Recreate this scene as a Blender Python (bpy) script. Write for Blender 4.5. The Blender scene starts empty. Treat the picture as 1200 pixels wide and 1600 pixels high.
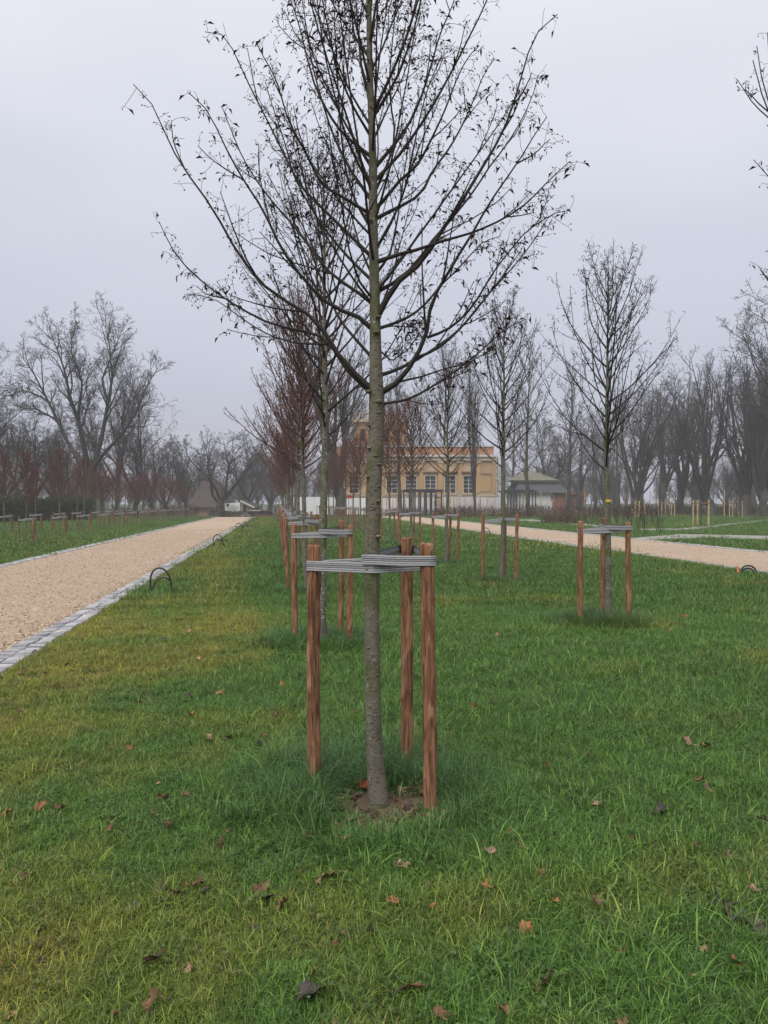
import bpy, math, random
import numpy as np
from mathutils import Vector, Matrix
R = math.radians
sc = bpy.context.scene
# ---------------------------------------------------------------- camera
H, F, HOR, VPX = 1.6, 1200.0, 786.0, 434.0          # eye height, focal (px of a 1200x1600 frame), horizon row, vanishing column
TH = math.atan((600 - VPX) / F)                      # the avenue runs along +Y, the camera looks TH to its right
PIT = math.atan((800 - HOR) / F)
cd = bpy.data.cameras.new('camera'); cam = bpy.data.objects.new('camera', cd); sc.collection.objects.link(cam)
cam.location = (0, 0, H); cam.rotation_euler = (math.pi / 2 - PIT, 0, -TH)
cd.sensor_fit = 'VERTICAL'; cd.sensor_height = 36; cd.lens = 36 * F / 1600; cd.clip_start = .05; cd.clip_end = 4000
sc.camera = cam
# ---------------------------------------------------------------- sky, sun, exposure
SUN_EL, SUN_AZ = R(58), R(215)                       # azimuth clockwise from +Y
w = bpy.data.worlds.new('World'); sc.world = w; w.use_nodes = True
nt = w.node_tree; nt.nodes.clear()
def WN(t, **k):
    n = nt.nodes.new(t)
    for a, b in k.items(): setattr(n, a, b)
    return n
sky = WN('ShaderNodeTexSky', sky_type='NISHITA', sun_disc=False, sun_elevation=SUN_EL, sun_rotation=SUN_AZ, dust_density=4.0)
bg1 = WN('ShaderNodeBackground'); bg1.inputs[1].default_value = .055
tc = WN('ShaderNodeTexCoord'); sp = WN('ShaderNodeSeparateXYZ'); rp = WN('ShaderNodeValToRGB'); bg2 = WN('ShaderNodeBackground')
nz = WN('ShaderNodeTexNoise'); nz.inputs['Scale'].default_value = 1.6; nz.inputs['Detail'].default_value = 3
mp = WN('ShaderNodeMapping'); mp.inputs['Scale'].default_value = (1, 1, 2.5)
ma = WN('ShaderNodeMath', operation='MULTIPLY_ADD'); ma.inputs[1].default_value = .34; 
e = rp.color_ramp.elements
e[0].position = .05; e[0].color = (.50, .51, .60, 1); e[1].position = 1.0; e[1].color = (1.55, 1.55, 1.58, 1)
for p_, c_ in ((.20, (.57, .59, .70, 1)), (.38, (.69, .715, .815, 1)), (.56, (.86, .875, .95, 1))):
    q = e.new(p_); q.color = c_
mx = WN('ShaderNodeMixShader'); mx.inputs[0].default_value = .88
out = WN('ShaderNodeOutputWorld'); L = nt.links.new
L(sky.outputs[0], bg1.inputs[0]); L(tc.outputs['Generated'], sp.inputs[0]); L(tc.outputs['Generated'], mp.inputs[0]); L(mp.outputs[0], nz.inputs[0])
sub = WN('ShaderNodeMath', operation='SUBTRACT'); sub.inputs[1].default_value = .5
L(nz.outputs[0], sub.inputs[0]); L(sub.outputs[0], ma.inputs[0]); L(sp.outputs[2], ma.inputs[2]); L(ma.outputs[0], rp.inputs[0]); L(rp.outputs[0], bg2.inputs[0])
bg2.inputs[1].default_value = .565
L(bg1.outputs[0], mx.inputs[1]); L(bg2.outputs[0], mx.inputs[2]); L(mx.outputs[0], out.inputs[0])
sd = bpy.data.lights.new('sun', 'SUN'); sd.energy = 1.5; sd.angle = R(40); sd.color = (1, .96, .9)
sun = bpy.data.objects.new('sun', sd); sc.collection.objects.link(sun)
sdir = Vector((math.sin(SUN_AZ) * math.cos(SUN_EL), math.cos(SUN_AZ) * math.cos(SUN_EL), math.sin(SUN_EL)))
sun.rotation_euler = (-sdir).to_track_quat('-Z', 'Y').to_euler(); sun.location = (0, -10, 30)
vs = sc.view_settings; vs.view_transform = 'Standard'; vs.look = 'None'; vs.exposure = 0.9; vs.gamma = 1; vs.use_curve_mapping = False
cy = sc.cycles; cy.max_bounces = 6; cy.diffuse_bounces = 3; cy.glossy_bounces = 2; cy.transmission_bounces = 3; cy.volume_bounces = 1
cy.transparent_max_bounces = 6; cy.use_denoising = True; cy.denoiser = 'OPENIMAGEDENOISE'; cy.use_adaptive_sampling = False
cy.caustics_reflective = False; cy.caustics_refractive = False

# ---------------------------------------------------------------- pixel -> place helpers (pixels of the 1200x1600 photograph)
CT, ST = math.cos(TH), math.sin(TH)
def W(X, d, z=0.0): return np.array((X * CT + d * ST, -X * ST + d * CT, z))        # camera-aligned X / depth -> world
def Pd(u, d, z=0.0): return W((u - 600) / F * d, d, z)
def G(u, v): return Pd(u, F * H / (v - HOR))                                        # point on the level ground
def zat(v, d): return H - (v - HOR) / F * d
def at(u, v, d): return Pd(u, d, zat(v, d))
def sstep(a, b, x): t = np.clip((x - a) / (b - a), 0, 1); return t * t * (3 - 2 * t)
DROP = .9
def gz(x, y): return -DROP * sstep(88, 112, y) * (1 - sstep(0, 8, x))                # the land falls away behind the avenue

# ---------------------------------------------------------------- mesh helpers
rng = np.random.default_rng(7)
col = sc.collection
class Geo:
    def __init__(s): s.V = []; s.Fq = []; s.Ft = []; s.n = 0; s.att = []
    def add(s, V, q=None, t=None, a=None):
        V = np.asarray(V, float).reshape(-1, 3)
        if q is not None and len(q): s.Fq.append(np.asarray(q, int) + s.n)
        if t is not None and len(t): s.Ft.append(np.asarray(t, int) + s.n)
        s.V.append(V); s.n += len(V)
        s.att.append(np.zeros(len(V)) if a is None else np.asarray(a, float).reshape(-1))
        return s
    def box(s, x0, x1, y0, y1, z0, z1):
        v = [(x, y, z) for z in (z0, z1) for y in (y0, y1) for x in (x0, x1)]
        return s.add(v, [(0, 2, 3, 1), (4, 5, 7, 6), (0, 1, 5, 4), (2, 6, 7, 3), (0, 4, 6, 2), (1, 3, 7, 5)])
    def prism(s, poly, axis, a0, a1):
        """poly in the other two axes, extruded along axis"""
        n = len(poly); V = []
        for a in (a0, a1):
            for p in poly:
                c = list(p); c.insert(axis, a); V.append(c)
        q = [(i, (i + 1) % n, n + (i + 1) % n, n + i) for i in range(n)]
        t = [(0, i + 1, i) for i in range(1, n - 1)] + [(n, n + i, n + i + 1) for i in range(1, n - 1)]
        return s.add(V, q, t)
    def tubes(s, P, r, k=5, cap=False):
        """P (N,n,3) polylines, r (N,n) radii"""
        P = np.asarray(P, float); r = np.asarray(r, float)
        if P.ndim == 2: P = P[None]; r = r[None]
        N, n, _ = P.shape
        if N == 0: return s
        T = np.gradient(P, axis=1); T /= np.linalg.norm(T, axis=2, keepdims=True) + 1e-9
        m = P[:, -1] - P[:, 0]; ref = np.zeros((N, 3)); ref[np.arange(N), np.argmin(np.abs(m), axis=1)] = 1
        U = np.cross(T, ref[:, None]); U /= np.linalg.norm(U, axis=2, keepdims=True) + 1e-9
        B = np.cross(T, U); a = np.arange(k) * 2 * math.pi / k
        V = P[:, :, None] + r[:, :, None, None] * (np.cos(a)[:, None] * U[:, :, None] + np.sin(a)[:, None] * B[:, :, None])
        b = (np.arange(N) * n * k)[:, None, None] + (np.arange(n - 1) * k)[None, :, None]; j = np.arange(k)[None, None]; j2 = (j + 1) % k
        q = np.stack(np.broadcast_arrays(b + j, b + j2, b + k + j2, b + k + j), -1).reshape(-1, 4)
        t = []
        if cap:
            for i in range(N):
                e0 = (i * n + n - 1) * k; s0 = i * n * k
                t += [(e0, e0 + x, e0 + x + 1) for x in range(1, k - 1)] + [(s0, s0 + x + 1, s0 + x) for x in range(1, k - 1)]
        return s.add(V, q, t)
    def build(s, name, mat, parent=None, smooth=True, loc=None, link=True):
        me = bpy.data.meshes.new(name)
        V = np.concatenate(s.V) if s.V else np.zeros((0, 3))
        q = np.concatenate(s.Fq) if s.Fq else np.zeros((0, 4), int); t = np.concatenate(s.Ft) if s.Ft else np.zeros((0, 3), int)
        me.vertices.add(len(V)); me.vertices.foreach_set('co', V.ravel())
        li = np.concatenate([q.ravel(), t.ravel()]); me.loops.add(len(li)); me.loops.foreach_set('vertex_index', li.astype(np.int32))
        st = np.concatenate([np.arange(len(q)) * 4, len(q) * 4 + np.arange(len(t)) * 3]); me.polygons.add(len(st)); me.polygons.foreach_set('loop_start', st.astype(np.int32))
        me.update(calc_edges=True)
        me.polygons.foreach_set('use_smooth', np.full(len(st), smooth))
        A = np.concatenate(s.att) if s.att else np.zeros(0)
        if A.any():
            at_ = me.attributes.new('w', 'FLOAT', 'POINT'); at_.data.foreach_set('value', A.astype(np.float32))
        me.materials.append(mat)
        return mk(name, me, parent, loc, link)
def mk(name, me, parent=None, loc=None, link=True):
    o = bpy.data.objects.new(name, me)
    if link: col.objects.link(o)
    if parent is not None: o.parent = parent
    if loc is not None: o.location = loc
    return o
def empty(name, loc=(0, 0, 0), rz=0.0):
    o = bpy.data.objects.new(name, None); col.objects.link(o); o.location = loc; o.rotation_euler = (0, 0, rz); o.empty_display_size = .1
    return o
def tag(o, label, cat, group=None, kind=None):
    o['label'] = label
    if cat: o['category'] = cat
    if group: o['group'] = group
    if kind: o['kind'] = kind
    return o
def struct(o, label=None): o['kind'] = 'structure'; return o
ORD = 'first second third fourth fifth sixth seventh eighth ninth tenth eleventh twelfth thirteenth fourteenth fifteenth sixteenth seventeenth eighteenth nineteenth twentieth'.split()

# ---------------------------------------------------------------- materials
class Mat:
    def __init__(s, name, rough=.85, spec=.3):
        s.m = bpy.data.materials.new(name); s.m.use_nodes = True; s.t = s.m.node_tree; s.b = s.t.nodes['Principled BSDF']
        s.b.inputs['Roughness'].default_value = rough; s.b.inputs['Specular IOR Level'].default_value = spec; s.cache = {}
    def N(s, t, **k):
        n = s.t.nodes.new(t)
        for a, b in k.items(): setattr(n, a, b)
        return n
    def L(s, a, b): s.t.links.new(a, b)
    def coord(s, kind='Object', scale=(1, 1, 1)):
        key = (kind, scale)
        if key not in s.cache:
            if kind == 'World': o = s.N('ShaderNodeNewGeometry').outputs['Position']
            else: o = s.N('ShaderNodeTexCoord').outputs[kind]
            m = s.N('ShaderNodeMapping'); m.inputs['Scale'].default_value = scale; s.L(o, m.inputs[0]); s.cache[key] = m.outputs[0]
        return s.cache[key]
    def noise(s, scale, detail=4, kind='Object', sc=(1, 1, 1), rough=.6, dist=0):
        n = s.N('ShaderNodeTexNoise'); n.inputs['Scale'].default_value = scale; n.inputs['Detail'].default_value = detail
        n.inputs['Roughness'].default_value = rough; n.inputs['Distortion'].default_value = dist; s.L(s.coord(kind, sc), n.inputs[0]); return n.outputs[0]
    def voro(s, scale, kind='Object', sc=(1, 1, 1), out='Color', feature='F1'):
        n = s.N('ShaderNodeTexVoronoi', feature=feature); n.inputs['Scale'].default_value = scale; s.L(s.coord(kind, sc), n.inputs[0]); return n.outputs[out]
    def ramp(s, x, stops):
        r = s.N('ShaderNodeValToRGB'); e = r.color_ramp.elements
        while len(e) < len(stops): e.new(.5)
        for q, (p, c) in zip(e, stops): q.position = p; q.color = (*c, 1) if len(c) == 3 else c
        s.L(x, r.inputs[0]); return r.outputs[0]
    def f(s, x, a, b):
        """0..1 step of x between a and b"""
        n = s.N('ShaderNodeMapRange'); n.inputs[1].default_value = a; n.inputs[2].default_value = b; s.L(x, n.inputs[0]); return n.outputs[0]
    def mix(s, fac, a, b, mode='MIX'):
        n = s.N('ShaderNodeMix', data_type='RGBA', blend_type=mode)
        for i, x in ((0, fac), (6, a), (7, b)):
            if isinstance(x, (int, float)): n.inputs[i].default_value = x
            elif isinstance(x, tuple): n.inputs[i].default_value = (*x, 1)
            else: s.L(x, n.inputs[i])
        return n.outputs[2]
    def rand(s): return s.N('ShaderNodeObjectInfo').outputs['Random']
    def attr(s, name, typ='GEOMETRY', out='Fac'):
        n = s.N('ShaderNodeAttribute', attribute_type=typ, attribute_name=name); return n.outputs[out]
    def color(s, x):
        if isinstance(x, tuple): s.b.inputs['Base Color'].default_value = (*x, 1)
        else: s.L(x, s.b.inputs['Base Color'])
        return s
    def bump(s, x, strength=.5, dist=.01):
        n = s.N('ShaderNodeBump'); n.inputs['Strength'].default_value = strength; n.inputs['Distance'].default_value = dist
        s.L(x, n.inputs['Height']); s.L(n.outputs[0], s.b.inputs['Normal']); return s
def simple(name, c, rough=.8, var=.25, scale=8, kind='Object', rnd=0.0, spec=.3, metal=0.0, bump=0):
    m = Mat(name, rough, spec); n = m.noise(scale, 5, kind)
    x = m.ramp(n, [(.25, tuple(v * (1 - var) for v in c)), (.75, tuple(min(1, v * (1 + var)) for v in c))])
    if rnd: x = m.mix(1.0, x, m.ramp(m.rand(), [(0, (1 - rnd,) * 3), (1, (1 + rnd,) * 3)]), 'MULTIPLY')
    m.color(x); m.b.inputs['Metallic'].default_value = metal
    if bump: m.bump(n, .6, bump)
    return m.m
def bark(name, a, b, moss=.5, lich=.5, sc=1.0, young=True):
    m = Mat(name, .9, .2)
    n1 = m.noise(9 * sc, 6, 'Object', (1, 1, .35)); n2 = m.noise(45 * sc, 4, 'Object', (1, 1, 2.2 if young else .3)); n3 = m.noise(3.2 * sc, 5)
    x = m.ramp(n1, [(.3, a), (.7, b)])
    x = m.mix(m.f(n2, .52, .66), x, tuple(v * .55 for v in a))
    if moss: x = m.mix(m.f(n3, .56 - .12 * moss, .62), x, m.ramp(n2, [(.3, (.035, .045, .012)), (.7, (.10, .11, .035))]))
    if lich:
        v = m.noise(70 * sc, 2); lm = m.N('ShaderNodeMath', operation='MULTIPLY'); m.L(m.f(v, .66 - .05 * lich, .70 - .05 * lich), lm.inputs[0]); m.L(m.f(m.noise(6 * sc, 3), .42, .56), lm.inputs[1])
        x = m.mix(lm.outputs[0], x, (.34, .34, .29))
    m.color(x); m.bump(n2, .55, .006 / sc); return m.m
M = {}
M['bark_young'] = bark('bark young lime', (.10, .09, .067), (.175, .16, .125), .45, .15)
M['bark_lichen'] = bark('bark lichen lime', (.075, .068, .05), (.18, .168, .135), .75, 2.0)
M['bark_old'] = bark('bark old tree', (.04, .036, .033), (.10, .09, .08), .25, 0, .25, False)
M['bark_ivy'] = bark('bark mossy tree', (.035, .036, .028), (.09, .085, .06), .7, 0, .25, False)
M['limb'] = simple('dark limb bark', (.032, .026, .022), .9, .35, 14)
M['limb_old'] = simple('old limb bark', (.040, .034, .031), .9, .3, 1.2)
M['twig'] = simple('twig bark', (.034, .023, .019), .85, .3, 12)
M['twig_red'] = simple('red brown twig bark', (.155, .062, .046), .85, .3, 12)
M['limb_red'] = simple('red brown limb bark', (.085, .046, .038), .9, .3, 12)
M['dryleaf'] = simple('dry bract', (.055, .025, .018), .8, .5, 30)
def wood(name, a, b, c):
    m = Mat(name, .8, .25); off_ = m.N('ShaderNodeCombineXYZ'); m.L(m.rand(), off_.inputs[0]); m.L(m.rand(), off_.inputs[2])
    def sn(scale, sc_, det, dist):
        n = m.N('ShaderNodeTexNoise'); n.inputs['Scale'].default_value = scale; n.inputs['Detail'].default_value = det; n.inputs['Distortion'].default_value = dist
        v = m.N('ShaderNodeVectorMath', operation='MULTIPLY_ADD'); m.L(off_.outputs[0], v.inputs[0]); v.inputs[1].default_value = (3, 3, 3); m.L(m.coord('Object', sc_), v.inputs[2]); m.L(v.outputs[0], n.inputs[0]); return n.outputs[0]
    g = sn(95, (1, 1, .045), 5, .6); k = sn(11, (1, 1, .35), 4, 1.5); f_ = sn(38, (1, 1, .10), 4, 1.2)
    x = m.ramp(f_, [(.32, a), (.5, b), (.7, c)]); x = m.mix(m.f(g, .50, .66), x, tuple(v * .62 for v in a)); x = m.mix(m.f(k, .56, .74), x, tuple(v * .55 for v in a)); x = m.mix(m.f(k, .44, .30), x, c)
    x = m.mix(1.0, x, m.ramp(m.rand(), [(0, (.85, .83, .81)), (1, (1.12, 1.1, 1.08))]), 'MULTIPLY')
    m.color(x); m.bump(g, .6, .003); return m.m
M['stake'] = wood('larch stake', (.125, .056, .029), (.235, .115, .062), (.36, .20, .118))
M['stake_old'] = wood('weathered stake', (.12, .065, .038), (.21, .12, .07), (.28, .17, .10))
M['stake_pale'] = wood('pale new post', (.33, .235, .11), (.46, .34, .17), (.55, .42, .24))
m = Mat('grey webbing', .7, .3); wv = m.attr('w'); s_ = m.N('ShaderNodeMath', operation='MULTIPLY'); s_.inputs[1].default_value = 5.0; m.L(wv, s_.inputs[0])
fr = m.N('ShaderNodeMath', operation='FRACT'); m.L(s_.outputs[0], fr.inputs[0])
x = m.ramp(fr.outputs[0], [(.0, (.04, .04, .043)), (.14, (.05, .05, .052)), (.26, (.27, .27, .285)), (.8, (.34, .34, .355)), (.95, (.10, .10, .105))])
x = m.mix(m.f(m.noise(60, 3), .4, .7), x, (.20, .20, .205)); m.color(x); m.bump(fr.outputs[0], .4, .002); M['strap'] = m.m
M['strap_far'] = simple('grey webbing far', (.235, .24, .255), .7, .3, 30)
# ground under the grass
m = Mat('turf', 1.0, .1)
n1 = m.noise(.35, 5, 'World'); n2 = m.noise(7, 5, 'World'); n3 = m.noise(60, 3, 'World'); n4 = m.noise(1.3, 4, 'World')
x = m.ramp(n2, [(.3, (.030, .058, .012)), (.55, (.058, .098, .018)), (.75, (.092, .115, .026))])
x = m.mix(m.f(n1, .42, .66), x, m.ramp(n2, [(.3, (.06, .075, .014)), (.7, (.125, .135, .028))]))
x = m.mix(m.f(n4, .52, .66), x, (.085, .060, .034)); x = m.mix(m.f(n3, .35, .7), tuple((.024, .036, .010)), x)
m.color(x); m.bump(n3, .8, .03); M['turf'] = m.m
m = Mat('gravel', 1.0, .1)
v1 = m.voro(95, 'World'); v2 = m.voro(38, 'World'); n1 = m.noise(1.1, 5, 'World'); n2 = m.noise(.22, 3, 'World'); d1 = m.voro(95, 'World', out='Distance')
x = m.ramp(v1, [(.12, (.10, .066, .042)), (.35, (.33, .235, .155)), (.6, (.44, .325, .225)), (.9, (.70, .56, .43))]); x = m.mix(.55, x, m.ramp(v2, [(.12, (.12, .08, .052)), (.4, (.37, .265, .18)), (.9, (.54, .42, .31))]))
v3 = m.voro(17, 'World', (.8, 1, 1)); x = m.mix(.3, x, m.ramp(v3, [(.1, (.16, .11, .07)), (.5, (.42, .31, .215)), (.9, (.58, .46, .35))]))
x = m.mix(m.f(n1, .48, .72), x, m.mix(.4, x, (.33, .21, .12))); x = m.mix(m.f(n2, .5, .7), x, m.mix(.35, x, (.52, .40, .30)))
x = m.mix(.3, x, (.34, .29, .245)); m.color(x); m.bump(d1, .9, .012); M['gravel'] = m.m
m = Mat('gravel stone', .9, .2); m.color(m.mix(1.0, m.attr('col', 'INSTANCER', 'Color'), m.ramp(m.noise(3, 2), [(.3, (.75, .75, .75)), (.7, (1.2, 1.2, 1.2))]), 'MULTIPLY')); M['pebble'] = m.m
m = Mat('granite sett', .8, .35); n1 = m.noise(120, 3); n2 = m.noise(9, 4)
x = m.ramp(n1, [(.3, (.20, .20, .21)), (.5, (.36, .36, .375)), (.75, (.52, .52, .53))]); x = m.mix(1.0, x, m.ramp(m.rand(), [(0, (.5, .5, .53)), (.5, (.74, .74, .76)), (1, (.98, .97, .96))]), 'MULTIPLY')
x = m.mix(m.f(n2, .55, .75), x, (.23, .19, .14)); m.color(x); m.bump(n2, .6, .012); M['sett'] = m.m
m = Mat('granite sett course', .8, .35); x = m.ramp(m.voro(7, 'World'), [(.1, (.20, .20, .21)), (.9, (.37, .37, .38))]); x = m.mix(m.f(m.noise(3, 4, 'World'), .5, .75), x, (.25, .21, .16)); m.color(x); M['sett_far'] = m.m
M['joint'] = simple('sand joint', (.17, .125, .08), 1, .4, 30, 'World')
M['path'] = simple('grey garden path', (.22, .215, .19), .95, .25, 3, 'World')
M['soil'] = simple('bare soil', (.085, .058, .036), 1, .6, 45, 'World', bump=.03)
m = Mat('grass blade', .5, .45); c = m.mix(1.0, m.attr('col', 'INSTANCER', 'Color'), m.ramp(m.attr('w'), [(0, (.32, .36, .36)), (.45, (.82, .86, .84)), (.85, (1.4, 1.32, 1.2)), (1, (2.1, 1.8, 1.7))]), 'MULTIPLY'); m.color(c)
tr = m.N('ShaderNodeBsdfTranslucent'); m.L(m.mix(1.0, c, (1.0, 1.1, .6), 'MULTIPLY'), tr.inputs[0]); mxs = m.N('ShaderNodeMixShader'); mxs.inputs[0].default_value = .28
m.L(m.b.outputs[0], mxs.inputs[1]); m.L(tr.outputs[0], mxs.inputs[2]); m.L(mxs.outputs[0], m.t.nodes['Material Output'].inputs[0]); M['blade'] = m.m
def leafmat(name, a, b, c):
    m = Mat(name, .75, .3); n = m.noise(24, 5); x = m.ramp(n, [(.3, a), (.55, b), (.8, c)])
    x = m.mix(1.0, x, m.ramp(m.rand(), [(0, (.7, .7, .7)), (1, (1.25, 1.2, 1.15))]), 'MULTIPLY'); m.color(x); m.bump(n, .5, .004); return m.m
M['leaf_russet'] = leafmat('russet leaf', (.068, .034, .02), (.14, .07, .038), (.24, .135, .08))
M['leaf_tan'] = leafmat('tan leaf', (.17, .095, .06), (.29, .18, .12), (.40, .27, .19))
M['leaf_dark'] = leafmat('dark wet leaf', (.028, .022, .020), (.06, .047, .042), (.13, .11, .105))
M['leaf_orange'] = leafmat('orange leaf', (.17, .065, .03), (.27, .11, .05), (.34, .16, .08))
M['black'] = simple('black plastic', (.018, .018, .019), .45, .2, 20, spec=.5)
M['steel_dark'] = simple('dark steel', (.045, .05, .058), .5, .2, 2, spec=.5)

# ---------------------------------------------------------------- ground, roads, kerbs
def axis(*segs):
    a = []
    for lo, hi, st in segs: a += list(np.arange(lo, hi, st))
    return np.array(a + [segs[-1][1]])
xs = axis((-900, -100, 100), (-100, -30, 10), (-30, 40, 2), (40, 100, 10), (100, 900, 100)); ys = axis((-300, -20, 40), (-20, 130, 2), (130, 200, 10), (200, 1500, 100))
xx, yy = np.meshgrid(xs, ys); zz = gz(xx, yy)
g = Geo(); nx, ny = len(xs), len(ys); i, j = np.meshgrid(np.arange(nx - 1), np.arange(ny - 1)); b = (j * nx + i).ravel()
g.add(np.stack([xx, yy, zz], -1), np.stack([b, b + 1, b + nx + 1, b + nx], -1)); struct(g.build('ground', M['turf']))
def strip(x0, x1, y0, y1, dz, name, mat, parent=None, step=2, wob=0):
    Y = np.arange(y0, y1 + .01, step); n = len(Y); g = Geo()
    w0 = wob * np.sin(Y * 1.7) * np.sin(Y * .43) if wob else 0
    V = np.concatenate([np.stack([x0 + 0 * Y + w0, Y, gz(x0, Y) + dz], -1), np.stack([x1 + 0 * Y - w0, Y, gz(x1, Y) + dz], -1)])
    k = np.arange(n - 1); g.add(V, np.stack([k, n + k, n + k + 1, k + 1], -1)); return g.build(name, mat, parent)
struct(strip(-6.78, -2.88, -12, 104, .006, 'gravel_path', M['gravel']))
struct(strip(11.2, 15.5, -12, 104, .006, 'gravel_path', M['gravel']))
setts = []
for k in range(8):
    g = Geo(); rr = np.random.default_rng(50 + k); hx, hy = .082, .078
    o = []
    for zt, inset in ((-.06, 0), (.004, .002), (.014, .012)):
        for sx, sy in ((-1, -1), (1, -1), (1, 1), (-1, 1)):
            o.append((sx * (hx - inset) + rr.normal(0, .004), sy * (hy - inset) + rr.normal(0, .006), zt + (rr.normal(0, .003) if zt > 0 else 0)))
    q = [(4 * l + a, 4 * l + (a + 1) % 4, 4 * l + 4 + (a + 1) % 4, 4 * l + 4 + a) for l in (0, 1) for a in range(4)] + [(8, 9, 10, 11)]
    g.add(o, q); setts.append(g)
sett_me = []
for k, g in enumerate(setts):
    ob = g.build('sett', M['sett'], smooth=False, link=False); sett_me.append(ob.data); bpy.data.objects.remove(ob)
def kerb(x0, y0, y1, nsolo, near_y):
    root = strip(x0 - .18, x0 + .18, -12, 104, .004, 'kerb', M['joint']); struct(root)
    far = Geo(); Y = np.arange(near_y, y1, .168); solo = 0
    for iy, y in enumerate(Y):
        for c in (-1, 1):
            x = x0 + c * .086 + rng.normal(0, .004); yo = y + (.08 if c > 0 else 0) + rng.normal(0, .006); z = float(gz(x, yo)) + .012 + rng.normal(0, .004)
            if solo < nsolo:
                o = mk('sett', sett_me[rng.integers(8)], root, (x, yo, z)); o.rotation_euler = (rng.normal(0, .03), rng.normal(0, .03), rng.normal(0, .035)); o.scale = (1, .94 + .1 * rng.random(), 1); solo += 1
            else:
                gg = setts[rng.integers(8)]; far.add(np.concatenate(gg.V) + (x, yo, z), gg.Fq[0])
    for y in np.arange(-2, near_y - .1, .168):
        for c in (-1, 1): gg = setts[rng.integers(8)]; far.add(np.concatenate(gg.V) + (x0 + c * .086, y, .012), gg.Fq[0])
    f_ = far.build('sett_course', M['sett_far'], root, smooth=False); f_['kind'] = 'stuff'
kerb(-2.73, 0, 100, 300, 6.3); kerb(-6.95, 0, 100, 60, 17.5); kerb(11.03, 0, 95, 60, 13.5); kerb(15.68, 0, 95, 40, 20.5)
# garden paths across the right-hand lawn, beyond the second road
PATHS = []
def flat(name, pix, mat, dz=.005):
    g = Geo(); V = [G(u, v) + (0, 0, dz) for u, v in pix]; n = len(V) // 2; PATHS.append([tuple(q_[:2]) for q_ in V]); g.add(V, [(k, k + 1, 2 * n - 2 - k, 2 * n - 1 - k) for k in range(n - 1)])
    return struct(g.build(name, mat))
flat('garden_path', [(985, 841), (1060, 834.5), (1140, 836), (1330, 840), (1330, 847), (1160, 842), (1080, 841), (1000, 845)], M['path'])
flat('garden_path', [(755, 813), (830, 811.5), (900, 817), (960, 823), (960, 827), (900, 821), (830, 815), (757, 814.5)], M['path'])
flat('garden_path', [(1000, 826), (1060, 826), (1200, 812), (1330, 806), (1330, 807.5), (1200, 814), (1070, 829), (1000, 829)], M['path'])
g = Geo(); T0 = G(592, 1265); a = np.arange(20) * math.pi / 10; rr_ = .27 + .06 * np.sin(3 * a + 1) + .05 * np.sin(7 * a)
g.add(np.concatenate([[T0 + (.03, -.02, .02)], np.stack([T0[0] + .03 + rr_ * np.cos(a), T0[1] + .0 + rr_ * .9 * np.sin(a), 0 * a + .005], -1)]), None, [(0, 1 + k, 1 + (k + 1) % 20) for k in range(20)])
struct(g.build('soil_patch', M['soil']))

# ---------------------------------------------------------------- tree growing, one level of branches at a time
UP = np.array((0, 0, 1.0))
def nrm(a): return a / (np.linalg.norm(a, axis=-1, keepdims=True) + 1e-9)
def grow(S, D, Ln, n, wob, trop, r):
    """S (N,3) starts, D (N,3) directions, Ln (N,) lengths -> polylines (N,n+1,3)"""
    P = np.zeros((len(S), n + 1, 3)); P[:, 0] = S; d = nrm(D)
    for k in range(n):
        d = nrm(d + r.normal(0, wob, d.shape) + trop * UP); P[:, k + 1] = P[:, k] + d * (Ln / n)[:, None]
    return P
def shoots(P, m, t0, t1, ang, dang, r, flat=0.0):
    """m side shoots on each polyline between t0 and t1: starts, directions, t, parent index"""
    N, n, _ = P.shape; t = t0 + (t1 - t0) * (np.arange(m)[None] + r.random((N, m))) / m
    f = t * (n - 1); k = np.minimum(f.astype(int), n - 2); fr = (f - k)[..., None]; I = np.arange(N)[:, None]
    A, B = P[I, k], P[I, k + 1]; S = A + (B - A) * fr; T = nrm(B - A)
    az = r.random((N, 1)) * 6.28 + np.arange(m)[None] * 2.4 + r.normal(0, .5, (N, m))
    ref = np.where(np.abs(T[..., 2:3]) < .9, np.array((0, 0, 1.0)), np.array((1.0, 0, 0)))
    U = nrm(np.cross(T, ref)); V = np.cross(T, U)
    p = np.cos(az)[..., None] * U + np.sin(az)[..., None] * V
    a = ang + r.normal(0, dang, (N, m)); D = np.cos(a)[..., None] * T + np.sin(a)[..., None] * p
    D[..., 2] *= (1 - flat)
    return S.reshape(-1, 3), D.reshape(-1, 3), t.ravel(), np.repeat(np.arange(N), m)
def taper(r0, r1, n, p=1.0):
    t = np.linspace(0, 1, n)[None] ** p; return np.asarray(r0)[:, None] * (1 - t) + np.asarray(r1)[:, None] * t
def plen(P): return np.linalg.norm(np.diff(P, axis=1), axis=2).sum(1)
def resample(pts, n):
    pts = np.asarray(pts, float); s = np.concatenate([[0], np.cumsum(np.linalg.norm(np.diff(pts, axis=0), axis=1))]); q = np.linspace(0, s[-1], n * 3)
    o = np.stack([np.interp(q, s, pts[:, k]) for k in range(3)], -1)
    for _ in range(3): o[1:-1] = (o[:-2] + 2 * o[1:-1] + o[2:]) / 4
    s2 = np.linspace(0, len(q) - 1, n); return np.stack([np.interp(s2, np.arange(len(q)), o[:, k]) for k in range(3)], -1)

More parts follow.
